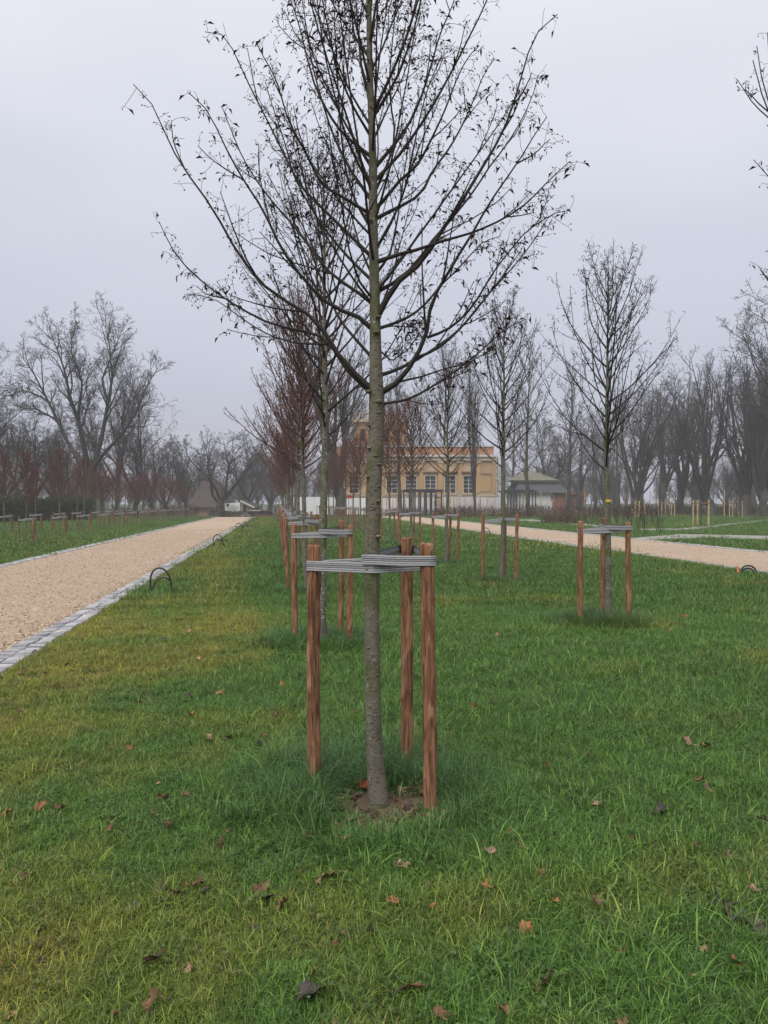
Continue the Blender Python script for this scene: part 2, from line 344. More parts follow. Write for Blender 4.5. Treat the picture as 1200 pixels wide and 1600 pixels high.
BR = [np.array(v) for v in ([(0, 0, 0), (.12, .5, .06), (0, 1, -.05), (-.12, .5, .06)], [(0, 0, 0), (.13, .45, -.08), (.04, 1, .1), (-.12, .5, .05)])]
def bracts(gb, S, r, size):
    """dangling dry bracts and leaves"""
    n = len(S)
    if not n: return
    az = r.random(n) * 6.28; dr = r.normal(-.55, .45, n); d = np.stack([np.cos(az) * np.cos(dr), np.sin(az) * np.cos(dr), np.sin(dr)], -1); sd = nrm(np.cross(d, UP)); nn = np.cross(sd, d)
    B = BR[0][None] * (size * (.5 + r.random(n)))[:, None, None]
    V = S[:, None] + B[..., 0:1] * sd[:, None] + B[..., 1:2] * d[:, None] + B[..., 2:3] * nn[:, None] * 3
    k = np.arange(n)[:, None] * 4; gb.add(V, None, np.concatenate([k + np.array([[0, 1, 2]]), k + np.array([[0, 2, 3]])]))
OCT = np.array([(1, 0, 0), (-1, 0, 0), (0, 1, 0), (0, -1, 0), (0, 0, 1), (0, 0, -1)], float); OCF = np.array([(0, 2, 4), (2, 1, 4), (1, 3, 4), (3, 0, 4), (2, 0, 5), (1, 2, 5), (3, 1, 5), (0, 3, 5)])
def berries(gb, S, r, size):
    n = len(S)
    if n: gb.add(S[:, None] + OCT[None] * (size * (.7 + .6 * r.random(n)))[:, None, None], None, (np.arange(n)[:, None, None] * 6 + OCF[None]).reshape(-1, 3))

def lime_crown(P1, r1, r, detail, twig_r, bract_n, ms=4, L2=.34, tw1=14, tw2=6):
    """limbs P1 (N,n,3) with base radii r1 -> geos: limbs, twigs, bracts"""
    gl, gt, gb = Geo(), Geo(), Geo(); n = P1.shape[1]
    gl.tubes(P1, taper(r1, np.full(len(r1), twig_r * 1.15), n, .55), 6)
    l1 = plen(P1)
    S, D, t, pi = shoots(P1, ms, .18, .88, .52, .16, r); ln = l1[pi] * L2 * (1.15 - .75 * t) * (.6 + .8 * r.random(len(t)))
    P2 = grow(S, D, ln, 5, .07, .10, r); gl.tubes(P2, taper(np.maximum(r1[pi] * .42 * (1 - .5 * t), twig_r * 1.3), np.full(len(t), twig_r), 6), 4)
    ends = []
    for P, m, a0 in ((P1, tw1, .3), (P2, tw2, .1)):
        S, D, t, pi = shoots(P, m, a0, 1.0, .95, .25, r); keep = r.random(len(t)) < .25 + .75 * t
        S, D = S[keep], D[keep]; ln = .035 + .085 * r.random(len(S)) ** 1.5
        Q = grow(S, D, ln, 3, .22, .02, r); gt.tubes(Q, np.full((len(S), 4), twig_r * .62), 3); ends.append(Q)
    Q = np.concatenate(ends); nb = bract_n
    for f_ in range(nb):
        k = r.random(len(Q)) < .62; E = Q[k][:, 2 + (f_ % 2)]
        az = r.random(len(E)) * 6.28; o = np.stack([np.cos(az), np.sin(az), r.normal(-.5, .8, len(E))], -1) * (.010 + .014 * r.random(len(E)))[:, None]
        X = np.stack([E, E + o * .6 + (0, 0, .002), E + o], 1); gt.tubes(X, np.full((len(E), 3), twig_r * .4), 3)
        h = r.random(len(E)) < .66
        berries(gb, (E + o)[h], r, detail * .0040); bracts(gb, (E + o)[~h], r, detail * .031)
    return gl, gt, gb

def lime_tree(seed, Ht, clear, spread, nlimb, twig_r, lean=.03):
    r = np.random.default_rng(seed); z = np.concatenate([np.linspace(0, clear, 9), np.linspace(clear, Ht, 10)[1:]])
    wx, wy = np.cumsum(r.normal(0, .008, len(z))), np.cumsum(r.normal(0, .008, len(z))); wx -= wx[0]; wy -= wy[0]
    tp = np.stack([wx + lean * r.normal() * z / Ht, wy + lean * r.normal() * z / Ht, z], -1); tr_ = np.interp(z, [0, .08, .4, clear, clear + .8, Ht - .8, Ht], [.058, .050, .043, .038, .028, .011, .004])
    tz = clear * .97 + (Ht * .95 - clear) * (np.arange(nlimb) + r.random(nlimb) * .8) / nlimb; q = (tz - clear) / (Ht - clear)
    S = np.stack([np.interp(tz, z, tp[:, 0]), np.interp(tz, z, tp[:, 1]), tz], -1); az = np.arange(nlimb) * 2.4 + r.normal(0, .35, nlimb)
    a = np.interp(q, [0, .4, 1], [1.12, .82, .45]) + r.normal(0, .12, nlimb); D = np.stack([np.cos(az) * np.sin(a), np.sin(az) * np.sin(a), np.cos(a)], -1)
    ln = spread * np.interp(q, [0, .12, .5, 1], [1.45, 1.8, 1.45, .5]) * (.65 + .5 * r.random(nlimb))
    P1 = grow(S, D, ln, 9, .05, .115, r); gl, gt, gb = lime_crown(P1, .004 + .0075 * ln, r, 1.3, twig_r, 3 if twig_r < .003 else 2, 4, .36, 16, 8)
    gt_ = Geo().tubes(tp, tr_, 10)
    k = r.integers(4, 15, 14); an = r.random(14) * 6.28                       # pruning knots on the stem
    for kk, aa in zip(k, an):
        c = tp[kk] + np.array((math.cos(aa), math.sin(aa), 0)) * tr_[kk] * .92 + (0, 0, r.normal(0, .08)); rr = .010 + .008 * r.random()
        gt_.add(c + OCT * (rr * 1.0, rr, rr * .8), None, OCF)
    return gt_, gl, gt, gb
LIME = []
for k in range(6):
    gs = lime_tree(100 + k, 4.9 + .2 * (k % 3), 2.05 + .22 * (k % 2), .98 + .06 * (k % 3), 46 if k < 3 else 58, .0022 if k < 3 else .0042)
    ms_ = []
    for g_, nm, mt in zip(gs, ('trunk', 'limbs', 'twigs', 'seed_clusters'), ('bark_lichen' if k % 2 else 'bark_young', 'limb' if k < 3 else 'limb_red', 'twig' if k < 3 else 'twig_red', 'dryleaf' if k < 3 else 'twig_red')):
        o = g_.build(nm, M[mt], link=False); ms_.append(o.data); bpy.data.objects.remove(o)
    LIME.append(ms_)
def put_lime(x, y, var, rz, s, label, group):
    t = empty('lime_tree', (x, y, float(gz(x, y)) - .01), rz); t.scale = (s, s, s); tag(t, label, 'tree', group)
    mk('trunk', LIME[var][0], t); c = mk('crown', LIME[var][1], t)
    for nm, me in zip(('twigs', 'seed_clusters'), LIME[var][2:]): o = mk(nm, me, c); o['kind'] = 'stuff'
    return t

# ---------------------------------------------------------------- the near tree, its limbs laid out as they stand
D0 = F * H / (1265 - HOR)
tr_px = [(592, 1268, 35), (590, 1240, 32), (586, 1190, 27), (583, 1120, 25), (582, 1040, 24), (581, 960, 24), (581, 880, 24), (583, 800, 24), (585, 730, 25), (588, 680, 24), (589, 640, 25), (588, 605, 23), (587, 560, 19), (586, 500, 17),
         (585, 430, 15.5), (583, 350, 14.5), (583, 270, 13), (581, 200, 11), (578, 120, 9.5), (577, 50, 8.5), (577, -20, 7.5), (579, -120, 6), (580, -240, 4.2), (582, -340, 2)]
tp = np.array([at(u, v, D0) for u, v, w_ in tr_px]); tr_r = np.array([w_ for *_, w_ in tr_px]) / F * D0 / 2
tp[0, 2] = -.03
hero = empty('lime_tree', T0); tag(hero, 'largest young lime tree, smooth grey-green trunk in a patch of bare soil', 'tree', 'young limes of the avenue')
off = np.array(hero.location)
gT = Geo(); tpf = resample(tp, 70); sT = np.linspace(0, 1, 70); arc = np.concatenate([[0], np.cumsum(np.linalg.norm(np.diff(tp, axis=0), axis=1))]); rf = np.interp(sT, arc / arc[-1], tr_r)
rk = np.random.default_rng(4); rf *= 1 + .025 * np.sin(np.arange(70) * 1.9) * np.sin(np.arange(70) * .7)
gT.tubes(tpf - off, rf, 18)
knots = [(597, 628, 13), (572, 612, 9), (598, 645, 8), (575, 700, 8), (597, 726, 8), (572, 745, 6), (597, 783, 8), (570, 890, 5), (574, 1012, 7), (570, 1060, 5), (583, 1128, 9), (596, 838, 9), (590, 712, 10), (595, 1055, 5), (573, 665, 6), (596, 760, 6), (592, 520, 11), (578, 345, 6), (597, 496, 9)]
for u, v, s_ in knots:
    c = at(u + (581 - u) * .35, v, D0 - .030) - off; rr = s_ / F * D0 * .52; V, Fk = [], []
    for i_ in range(5):
        for j_ in range(8):
            ph = math.pi * (i_ + .5) / 5; th = j_ * math.pi / 4; V.append(c + np.array((math.sin(ph) * math.cos(th), math.sin(ph) * math.sin(th), .62 * math.cos(ph))) * rr * (1 + .14 * rk.normal()))
    gT.add(V, [(a * 8 + b_, a * 8 + (b_ + 1) % 8, a * 8 + 8 + (b_ + 1) % 8, a * 8 + 8 + b_) for a in range(4) for b_ in range(8)])
gT.build('trunk', M['bark_young'], hero)
HL = [  # (base width px, drift in depth per metre, points)
 (11, -.10, [(584, 612), (533, 563), (507, 517), (490, 495), (447, 472), (413, 450), (387, 417), (367, 390), (347, 350), (317, 303), (283, 260), (260, 213), (243, 170), (233, 153), (211, 136)]),
 (10, .25, [(584, 618), (540, 577), (517, 537), (500, 522), (467, 517), (433, 510), (407, 500), (377, 483), (340, 460), (307, 433), (280, 407), (263, 377), (250, 348)]),
 (5, .35, [(513, 538), (467, 538), (427, 527), (400, 513), (367, 490), (340, 470), (318, 463), (296, 461)]),
 (10, -.30, [(582, 515), (560, 493), (533, 487), (513, 477), (483, 447), (453, 410), (433, 377), (413, 330), (387, 293), (360, 247), (340, 203), (323, 170), (297, 149)]),
 (8, .30, [(582, 475), (553, 453), (520, 433), (493, 400), (462, 357), (430, 322), (405, 290), (380, 250), (360, 200), (349, 172)]),
 (8, .10, [(582, 404), (527, 350), (468, 292), (445, 245), (422, 198), (392, 140), (363, 76), (346, 52), (322, 55)]),
 (8, -.35, [(581, 338), (544, 315), (503, 292), (474, 233), (451, 192), (433, 128), (404, 78), (402, 72)]),
 (7, .45, [(582, 440), (550, 410), (515, 370), (488, 330), (460, 280), (445, 222), (425, 165), (415, 130)]),
 (7, .5, [(582, 560), (555, 530), (530, 500), (503, 440), (480, 380), (470, 330), (462, 290)]),
 (7, -.5, [(583, 300), (560, 260), (540, 215), (525, 160), (510, 100), (500, 40), (492, -30), (488, -60)]),
 (8, .15, [(580, 248), (533, 210), (513, 180), (493, 140), (480, 93), (470, 50), (457, 10), (444, -20)]),
 (6, -.4, [(578, 214), (553, 173), (527, 113), (513, 50), (503, 0), (495, -60)]),
 (6, .3, [(577, 95), (553, 60), (547, 0), (540, -70)]),
 (7, .4, [(581, 316), (545, 265), (520, 213), (500, 150), (487, 100), (480, 50), (472, 0), (465, -40)]),
 (6, -.2, [(581, 360), (556, 320), (540, 270), (532, 200), (528, 130), (524, 60), (522, -10)]),
 (6, .2, [(580, 165), (566, 120), (560, 60), (556, 0), (553, -80)]),
 (6, -.6, [(584, 470), (560, 440), (545, 390), (535, 330), (520, 250), (512, 190)]),
 (12, -.25, [(592, 616), (622, 600), (642, 572), (656, 546), (668, 527), (668, 498), (673, 476), (685, 450), (704, 422), (721, 391), (741, 362), (758, 328), (775, 303), (809, 255), (829, 224), (838, 204), (853, 186)]),
 (6, -.30, [(667, 528), (696, 518), (719, 501), (741, 476), (758, 447), (775, 419), (798, 391), (821, 362), (849, 346), (860, 335), (889, 331)]),
 (6, .15, [(648, 560), (679, 549), (707, 527), (736, 495), (764, 459), (801, 419), (826, 388), (843, 362), (857, 340)]),
 (8, .45, [(590, 588), (619, 579), (651, 563), (685, 541), (719, 515), (748, 478), (775, 445), (800, 412), (815, 390)]),
 (7, -.55, [(592, 632), (634, 626), (659, 614), (687, 597), (719, 575), (744, 555), (770, 532), (792, 512), (818, 501)]),
 (5, .5, [(617, 598), (659, 589), (696, 576), (730, 569), (758, 552), (775, 545)]),
 (7, .35, [(589, 515), (622, 504), (645, 493), (668, 473), (685, 450), (707, 430), (730, 405), (753, 379), (781, 371)]),
 (13, -.15, [(588, 498), (602, 478), (611, 447), (634, 433), (659, 413), (673, 391), (690, 360), (713, 331), (744, 278), (775, 229), (795, 187), (809, 139), (823, 91), (829, 65), (840, 50), (869, 28)]),
 (8, .3, [(588, 458), (611, 447), (645, 420), (675, 377), (707, 342), (741, 300), (764, 262), (787, 235), (812, 195), (832, 153), (839, 122)]),
 (9, -.4, [(588, 411), (622, 399), (656, 391), (687, 379), (730, 368), (764, 355), (798, 337), (823, 320), (843, 298), (866, 275), (889, 255)]),
 (8, .35, [(587, 344), (617, 328), (642, 317), (662, 301), (673, 272), (702, 235), (724, 195), (741, 156), (755, 119), (772, 96)]),
 (8, -.3, [(587, 328), (608, 306), (622, 286), (653, 261), (679, 210), (696, 173), (713, 127), (730, 93), (748, 76)]),
 (8, .1, [(587, 263), (614, 232), (639, 198), (659, 153), (673, 108), (687, 57), (707, 14), (718, -30)]),
 (7, -.25, [(585, 183), (605, 153), (625, 116), (645, 57), (658, 6), (668, -60)]),
 (6, .5, [(587, 300), (606, 260), (619, 212), (611, 176), (608, 127), (617, 28), (619, -60)]),
 (6, .4, [(583, 200), (588, 140), (594, 85), (607, 0), (612, -70)]),
 (6, -.5, [(588, 390), (612, 350), (632, 300), (645, 240), (655, 190), (668, 140), (690, 90)]),
 (6, .55, [(587, 430), (610, 400), (622, 340), (630, 280), (640, 220), (652, 160)]),
 (4, .1, [(588, 515), (612, 510), (640, 512), (662, 500)]),
 (4, .6, [(590, 545), (612, 565), (640, 545), (655, 520)]),
]
rh = np.random.default_rng(11); P1, r1 = [], []
for w_, s_, pp in HL:
    V = np.array([at(u, v, D0) for u, v in pp]); dist = np.concatenate([[0], np.cumsum(np.linalg.norm(np.diff(V, axis=0), axis=1))])
    V = np.array([at(u, v, D0 + s_ * .8 * dd) for (u, v), dd in zip(pp, dist)]); P1.append(resample(V, 16)); r1.append(w_ * .88 / F * D0 / 2)
# further upright shoots of the upper crown
nE = 34; tz = np.linspace(2.55, 4.9, nE); S = np.stack([np.interp(tz, tp[:, 2], tp[:, 0]), np.interp(tz, tp[:, 2], tp[:, 1]), tz], -1)
az = np.arange(nE) * 2.4 + 1; a = np.interp(tz, [2.5, 5], [.75, .4]) + rh.normal(0, .08, nE); D = np.stack([np.cos(az) * np.sin(a), np.sin(az) * np.sin(a), np.cos(a)], -1)
ln = np.interp(tz, [2.4, 3.2, 5], [1.1, 1.35, .5]) * (.7 + .5 * rh.random(nE)); PE = grow(S, D, ln, 15, .03, .05, rh)
P1 = np.concatenate([np.array(P1), PE]) - off; r1 = np.concatenate([r1, .003 + .0055 * ln])
gl, gt, gb = lime_crown(P1, np.array(r1), rh, 1.05, .0018, 4, 3, .28, 32, 10)
cr = gl.build('crown', M['limb'], hero)
o = gt.build('twigs', M['twig'], cr); o['kind'] = 'stuff'; o = gb.build('seed_clusters', M['dryleaf'], cr); o['kind'] = 'stuff'
# ---------------------------------------------------------------- the other limes of the avenue
rows = []                                           # (x, y, which row, ordinal)
Y1 = [8.58] + [13.7 + 4.95 * k for k in range(16)]; Y2 = [4.55, 9.5, 14.9] + [19.9 + 4.95 * k for k in range(13)]
for k, y in enumerate(Y1): rows.append((.5 + rng.normal(0, .04), y, 1, k))
for k, y in enumerate(Y2): rows.append((4.36 + rng.normal(0, .04), y, 2, k))
rows[17 + 0] = (4.16, 4.55, 2, 0); rows[17 + 1] = (*G(950, 978)[:2], 2, 1); rows[17 + 2] = (*G(783, 911)[:2], 2, 2); rows[17 + 3] = (*G(697, 881)[:2], 2, 3); rows[0] = (*G(505, 1010)[:2], 1, 0)
def row_name(rw, k):
    if rw == 1: return ORD[k] + ' behind the large lime, in its row' if k < 20 else ''
    if k == 0: return 'standing before the tree with the yellow band, in its row'
    if k == 1: return 'with a yellow band painted on its trunk'
    return ORD[k - 2] + ' behind the tree with the yellow band, in its row'
for x, y, rw, k in rows:
    v = (k * 2 + rw) % 3 if y < (12 if rw == 1 else 22) else 3 + (k + rw) % 3
    t = put_lime(x, y, v, rng.random() * 6.28, {(2, 1): .91, (2, 2): 1.13, (2, 3): 1.06, (2, 0): 1.08}.get((rw, k), .97 + .08 * rng.random()), 'young bare lime tree, ' + row_name(rw, k), 'young limes of the avenue')
    if rw == 2 and k == 1:
        a = np.arange(12) * math.pi / 6; ga = Geo()
        zb = zat(762, 10.0); P = np.array([(0, 0, zb - .018), (0, 0, zb + .018)]); ga.tubes(P, np.array([.047, .0465]), 14); ga.build('paint_band', simple('yellow paint', (.62, .40, .03), .7, .2, 20), t)
YA = [27.9 + 4.6 * k for k in range(14)]; YB = [30.5 + 4.6 * k for k in range(13)]
left = [(-10.0 + rng.normal(0, .06), y, 'A', k) for k, y in enumerate(YA)] + [(-13.2 + rng.normal(0, .06), y, 'B', k) for k, y in enumerate(YB)]
for x, y, rw, k in left:
    nm = 'in the kerbside row' if rw == 'A' else 'in the row by the hedge'
    put_lime(x, y, 3 + k % 3, rng.random() * 6.28, .68 + .1 * rng.random(), ORD[(14 if rw == 'A' else 13) - 1 - k] + ' reddish lime sapling from the barn, ' + nm, 'lime saplings across the gravel road, ' + rw)

# ---------------------------------------------------------------- stakes and webbing straps
def stake_geo(r, z1, seed, k=16, n=14, lean=0.0, z0=-.12):
    q = np.random.default_rng(seed); z = np.concatenate([np.linspace(z0, z1 - .012, n), [z1 - .004, z1]]); rr = np.full(n + 2, r) * (1 + q.normal(0, .018, n + 2)); rr[-2] = r * .93; rr[-1] = r * .80
    ax, ay = q.normal(0, lean, 2) if lean else (0, 0); c = np.stack([ax * z + np.cumsum(q.normal(0, r * .03, n + 2)), ay * z + np.cumsum(q.normal(0, r * .03, n + 2)), z], -1); c[:, :2] -= c[0, :2]
    a = np.arange(k) * 2 * math.pi / k; shp = 1 + .035 * np.sin(2 * a + q.random() * 6) + .02 * np.sin(3 * a + q.random() * 6)
    knot = [(q.random() * 6.28, z1 * (.1 + .85 * q.random())) for _ in range(5)]; g = Geo(); V = []
    for i_ in range(n + 2):
        bl = sum(.16 * np.exp(-((np.angle(np.exp(1j * (a - ka)))) / .35) ** 2 - ((z[i_] - kz) / .05) ** 2) for ka, kz in knot)
        V.append(np.stack([c[i_, 0] + rr[i_] * (shp + bl) * np.cos(a), c[i_, 1] + rr[i_] * (shp + bl) * np.sin(a), np.full(k, z[i_]) + (q.normal(0, .002, k) if i_ > n else 0)], -1))
    V = np.concatenate(V + [c[-1][None] + (0, 0, .001)]); nv = n + 2
    g.add(V, [(i_ * k + j_, i_ * k + (j_ + 1) % k, i_ * k + k + (j_ + 1) % k, i_ * k + k + j_) for i_ in range(nv - 1) for j_ in range(k)], [((nv - 1) * k + j_, (nv - 1) * k + (j_ + 1) % k, nv * k) for j_ in range(k)])
    return g
def ribbon(g, path, width, thick=.0025, strands=5):
    """path: (x,y,z of the band's middle); a ridged band standing on edge, w runs across it"""
    p = np.asarray(path, float); n = len(p); T = np.gradient(p[:, :2], axis=0); T /= np.linalg.norm(T, axis=1, keepdims=True) + 1e-9; Nn = np.stack([T[:, 1], -T[:, 0]], -1)
    m = strands * 4 + 1; t = np.linspace(0, 1, m); out_ = np.where(np.arange(m) % 4 == 0, -.0008, .0012) + .0015 * np.sin(t * 9 + 1)
    for sgn in (1, -1):
        V = np.zeros((n, m, 3)); V[..., :2] = p[:, None, :2] + Nn[:, None] * (sgn * thick / 2 + out_)[None, :, None]; V[..., 2] = p[:, None, 2] + (t[None] - .5) * width
        i_, j_ = np.meshgrid(np.arange(n - 1), np.arange(m - 1), indexing='ij'); b_ = (i_ * m + j_).ravel(); q = np.stack([b_, b_ + 1, b_ + m + 1, b_ + m], -1)
        g.add(V, q, None, np.broadcast_to(t * .998 + .001, (n, m)))
def arc(c, r, a0, a1, n, z0, z1): t = np.linspace(0, 1, n); a = np.radians(a0 + (a1 - a0) * t); return [(c[0] + r * math.cos(x), c[1] + r * math.sin(x), z0 + (z1 - z0) * s) for x, s in zip(a, t)]
def seg(p, q, n=8, sag=0.0):
    return [tuple(np.array(p) + (np.array(q) - np.array(p)) * t - np.array((0, 0, sag * math.sin(math.pi * t)))) for t in np.linspace(0, 1, n)[1:-1]]
def straps(root, Ls, Rs, Bs, T, rs, rt, z, w_, mat):
    """front band stake-trunk-stake, upper band trunk-right stake, band to the back stake"""
    e_ = .004; g = Geo()
    a = arc(Ls, rs + e_, 90, 262, 9, z - .03, z - .03) ; b_ = arc(T, rt + e_, 250, 292, 4, z - .022, z - .022); c = arc(Rs, rs + e_, 105, 80, 3, z - .012, z - .008)
    ribbon(g, a + seg(a[-1], b_[0]) + b_ + seg(b_[-1], c[0]) + c, w_); g.build('strap', mat, root, False)
    g = Geo(); a = arc(T, rt + e_ + .006, 110, 268, 9, z + .018, z + .022); b_ = arc(Rs, rs + e_, 262, 450, 10, z + .018, z + .014)
    ribbon(g, a + seg(a[-1], b_[0], 9, .003) + b_, w_ * .95); g.build('strap', mat, root, False)
    g = Geo(); a = arc(Rs, rs + e_ + .003, 60, 40, 3, z + .02, z + .02); b_ = arc(Bs, rs + e_, -20, 160, 9, z + .035, z + .04); c = arc(T, rt + .012, 120, 100, 3, z + .02, z + .02)
    ribbon(g, a + seg(a[-1], b_[0]) + b_ + seg(b_[-1], c[0]) + c, w_ * .9); g.build('strap', mat, root, False)
    g = Geo(); a = arc(Ls, rs + e_, 80, 60, 3, z - .028, z - .028); c = arc(T, rt + .016, 110, 90, 3, z + .0, z + .0)
    ribbon(g, a + seg(a[-1], c[0]) + c, w_ * .85); g.build('strap', mat, root, False)
# near support
sup = empty('tree_support', T0); tag(sup, 'three reddish round stakes with grey webbing straps around the largest lime', 'tree support', 'stake supports of the avenue limes')
px = dict(L=(491, 1240, 852, 21), Rr=(672, 1270, 849, 21.5), B=(636, 1205, 840, 18.5)); loc_ = {}
for k, (u, v, vt, wd) in px.items():
    p = G(u, v); d = F * H / (v - HOR); g = stake_geo(wd / F * d / 2, zat(vt, d), 31 + len(loc_), 20, 40); utop = {'L': 491, 'Rr': 668, 'B': 634}[k]
    o = g.build('stake', M['stake'], sup); o.location = p - T0; loc_[k] = p - T0
    pt = Pd(utop, d); o.rotation_euler = (0, math.atan2((pt - p)[0], zat(vt, d)), rng.random() * .1)
zt = zat(880, D0); Tt = at(581, 880, D0)[:2] - T0[:2]
Rt = loc_['Rr'][:2] + (Pd(668, 3.98) - Pd(672, 3.98))[:2] * .9
straps(sup, loc_['L'], Rt, loc_['B'], Tt, .037, .0405, zt + .0, .056, M['strap'])
# shared supports of the others
def sup_meshes(zs, mat, smat, w_, seed, k=10):
    Ls, Rs, Bs = (-.32, .15), (.29, -.03), (.20, .50); tmp = empty('t'); st = []
    for i_, (x, y) in enumerate((Ls, Rs, Bs)):
        o = stake_geo(.034, zs * (1 + .02 * math.sin(seed + i_ * 2)), seed * 10 + i_, k, 10, .02).build('stake', mat, link=False); st.append((o.data, (x, y, 0))); bpy.data.objects.remove(o)
    straps(tmp, Ls, Rs, Bs, (0, 0), .036, .041, zs - .11, w_, smat); sm = []
    for c in list(tmp.children): sm.append(c.data); bpy.data.objects.remove(c)
    bpy.data.objects.remove(tmp); return st, sm
SUPN = [sup_meshes(1.37, M['stake'], M['strap'], .055, 60 + k, 12) for k in range(3)]; SUPL = [sup_meshes(1.05, M['stake_old'], M['strap_far'], .055, 70 + k, 8) for k in range(2)]
def put_support(x, y, v, label, group):
    t = empty('tree_support', (x, y, float(gz(x, y))), rng.normal(0, .06)); tag(t, label, 'tree support', group); st, sm = v
    for me, l in st: o = mk('stake', me, t, l); o.rotation_euler = (rng.normal(0, .012), rng.normal(0, .012), rng.random() * .2)
    for me in sm: mk('strap', me, t)
for n_, (x, y, rw, k) in enumerate(rows):
    put_support(x, y, SUPN[n_ % 3], 'stakes and strap holding lime ' + row_name(rw, k), 'stake supports of the avenue limes')
for n_, (x, y, rw, k) in enumerate(left):
    nm = 'in the kerbside row' if rw == 'A' else 'in the row by the hedge'
    put_support(x, y, SUPL[n_ % 2], 'low stakes of the ' + ORD[(14 if rw == 'A' else 13) - 1 - k] + ' sapling from the barn, ' + nm, 'low stake supports across the gravel road, ' + rw)

# ---------------------------------------------------------------- black conduit hoops along the road edges
def hoop(x, y, label, kind=0, rz=0.0, s=1.0):
    t = empty('conduit_hoop', (x, y, float(gz(x, y))), rz); tag(t, label, 'conduit', 'black conduit hoops along the kerbs')
    def loop(x0, x1, h, yo, r, skew=0):
        q = np.linspace(0, math.pi, 22); P = np.stack([(x0 + x1) / 2 - (x1 - x0) / 2 * np.cos(q) * (1 + .12 * np.sin(q)) + skew * np.sin(q), yo + .03 * np.sin(q), h * np.sin(q) ** .72 - .04], -1) * s
        P[0, 2] = P[-1, 2] = -.06; g = Geo().tubes(P, np.full(22, r * s), 8); g.build('pipe', M['black'], t)
    if kind == 0: loop(-.20, .17, .47, 0, .017, -.04); loop(-.17, .16, .29, .05, .015, .02)
    else: loop(-.17, .18, .24, 0, .021); loop(-.13, .15, .18, .03, .018)
    for sx in ((-.2, .05), (.19, .05)) if kind == 0 else ((-.02, .0), (.28, .02)):
        g = Geo().tubes(np.array([(sx[0], sx[1], -.05), (sx[0] * 1.02, sx[1], .05), (sx[0] * 1.05, sx[1], .075)]) * s, np.array([.024, .024, .016]) * s, 9, True); g.build('end_cap', M['black'], t)
    if kind == 1:
        g = Geo(); g.prism([(-.30, 0), (-.22, 0), (-.20, .10), (-.235, .115), (-.25, .2), (-.265, .2), (-.26, .09)], 1, -.01, .01); g.build('orange_marker', simple('orange plastic', (.62, .20, .09), .6, .2, 10), t)
hp = [G(253, 925), G(342, 853), G(374, 829)]
for k, p in enumerate(hp): hoop(p[0], p[1], 'black pipe hoop by the wide road kerb, ' + ORD[k] + ' from the open lawn end', 0, TH - .1 + .3 * (k == 1))
for k in range(3): hoop(-1.95, 48 + 12 * k, 'black pipe hoop by the wide road kerb, ' + ORD[k + 3] + ' from the open lawn end', 0, .4)
p = G(1170, 898); hoop(p[0], p[1], 'thick double black hoop beside an orange marker at the narrow road kerb', 1, -TH)
p = G(761, 838); hoop(p[0], p[1], 'thin double black hoop at the narrow road kerb behind a staked lime', 0, -TH, .95)

# ---------------------------------------------------------------- old bare trees
def old_tree(r, limbs, rad, trunk, trr, lv=(9, 6, 4, 3), ang=(.7, .75, .8, .8), ratio=(.42, .5, .55, .6), tw=.013, trop=(.06, .04, .02, 0), wob=.1, t0=.25):
    gT_ = Geo().tubes(trunk, trr, 12); gl_, gt_ = Geo(), Geo(); P = np.asarray(limbs); rad = np.asarray(rad, float)
    gl_.tubes(P, taper(rad, np.full(len(rad), tw * 1.6), P.shape[1], .85), 7); ln = plen(P)
    for li, (m_, an, ra, tp_) in enumerate(zip(lv, ang, ratio, trop)):
        S, D, t, pi = shoots(P, m_, t0 if li == 0 else .15, 1.0, an, .2, r, .0); nl = ln[pi] * ra * (1.15 - .6 * t) * (.6 + .7 * r.random(len(t)))
        nr = np.maximum(rad[pi] * (1 - .75 * t) * .5, tw); n = (7, 5, 4, 3)[li]
        P = grow(S, D, nl, n, wob, tp_, r); ln = nl; rad = nr
        (gl_ if li < 2 else gt_).tubes(P, taper(nr, np.full(len(nr), tw * (.95 - .12 * li)), n + 1), (6, 5, 3, 3)[li])
    return gT_, gl_, gt_
def spread_tree(seed, Ht, ht, wid, nl, r0, **kw):
    r = np.random.default_rng(seed); tr_ = np.array([(0, 0, -.3), (0, 0, .3), (r.normal(0, .1), r.normal(0, .1), ht * .5), (r.normal(0, .25), r.normal(0, .25), ht)]); tr_ = resample(tr_, 8); trr = r0 * np.interp(np.linspace(0, 1, 8), [0, .12, .5, 1], [1.5, 1.1, .9, .8])
    az = np.arange(nl) * 6.283 / nl + r.normal(0, .35, nl); a = np.concatenate([[.08], .35 + .45 * r.random(nl - 1)]) * wid; S = np.repeat(tr_[-1][None], nl, 0) - (0, 0, 1) * (r.random(nl) * ht * .45)[:, None]
    D = np.stack([np.cos(az) * np.sin(a), np.sin(az) * np.sin(a), np.cos(a)], -1); P = grow(S, D, (Ht - ht) * (.75 + .3 * r.random(nl)), 10, .13, .10, r)
    return old_tree(r, P, r0 * (.42 + .2 * r.random(nl)), tr_, trr, **kw)
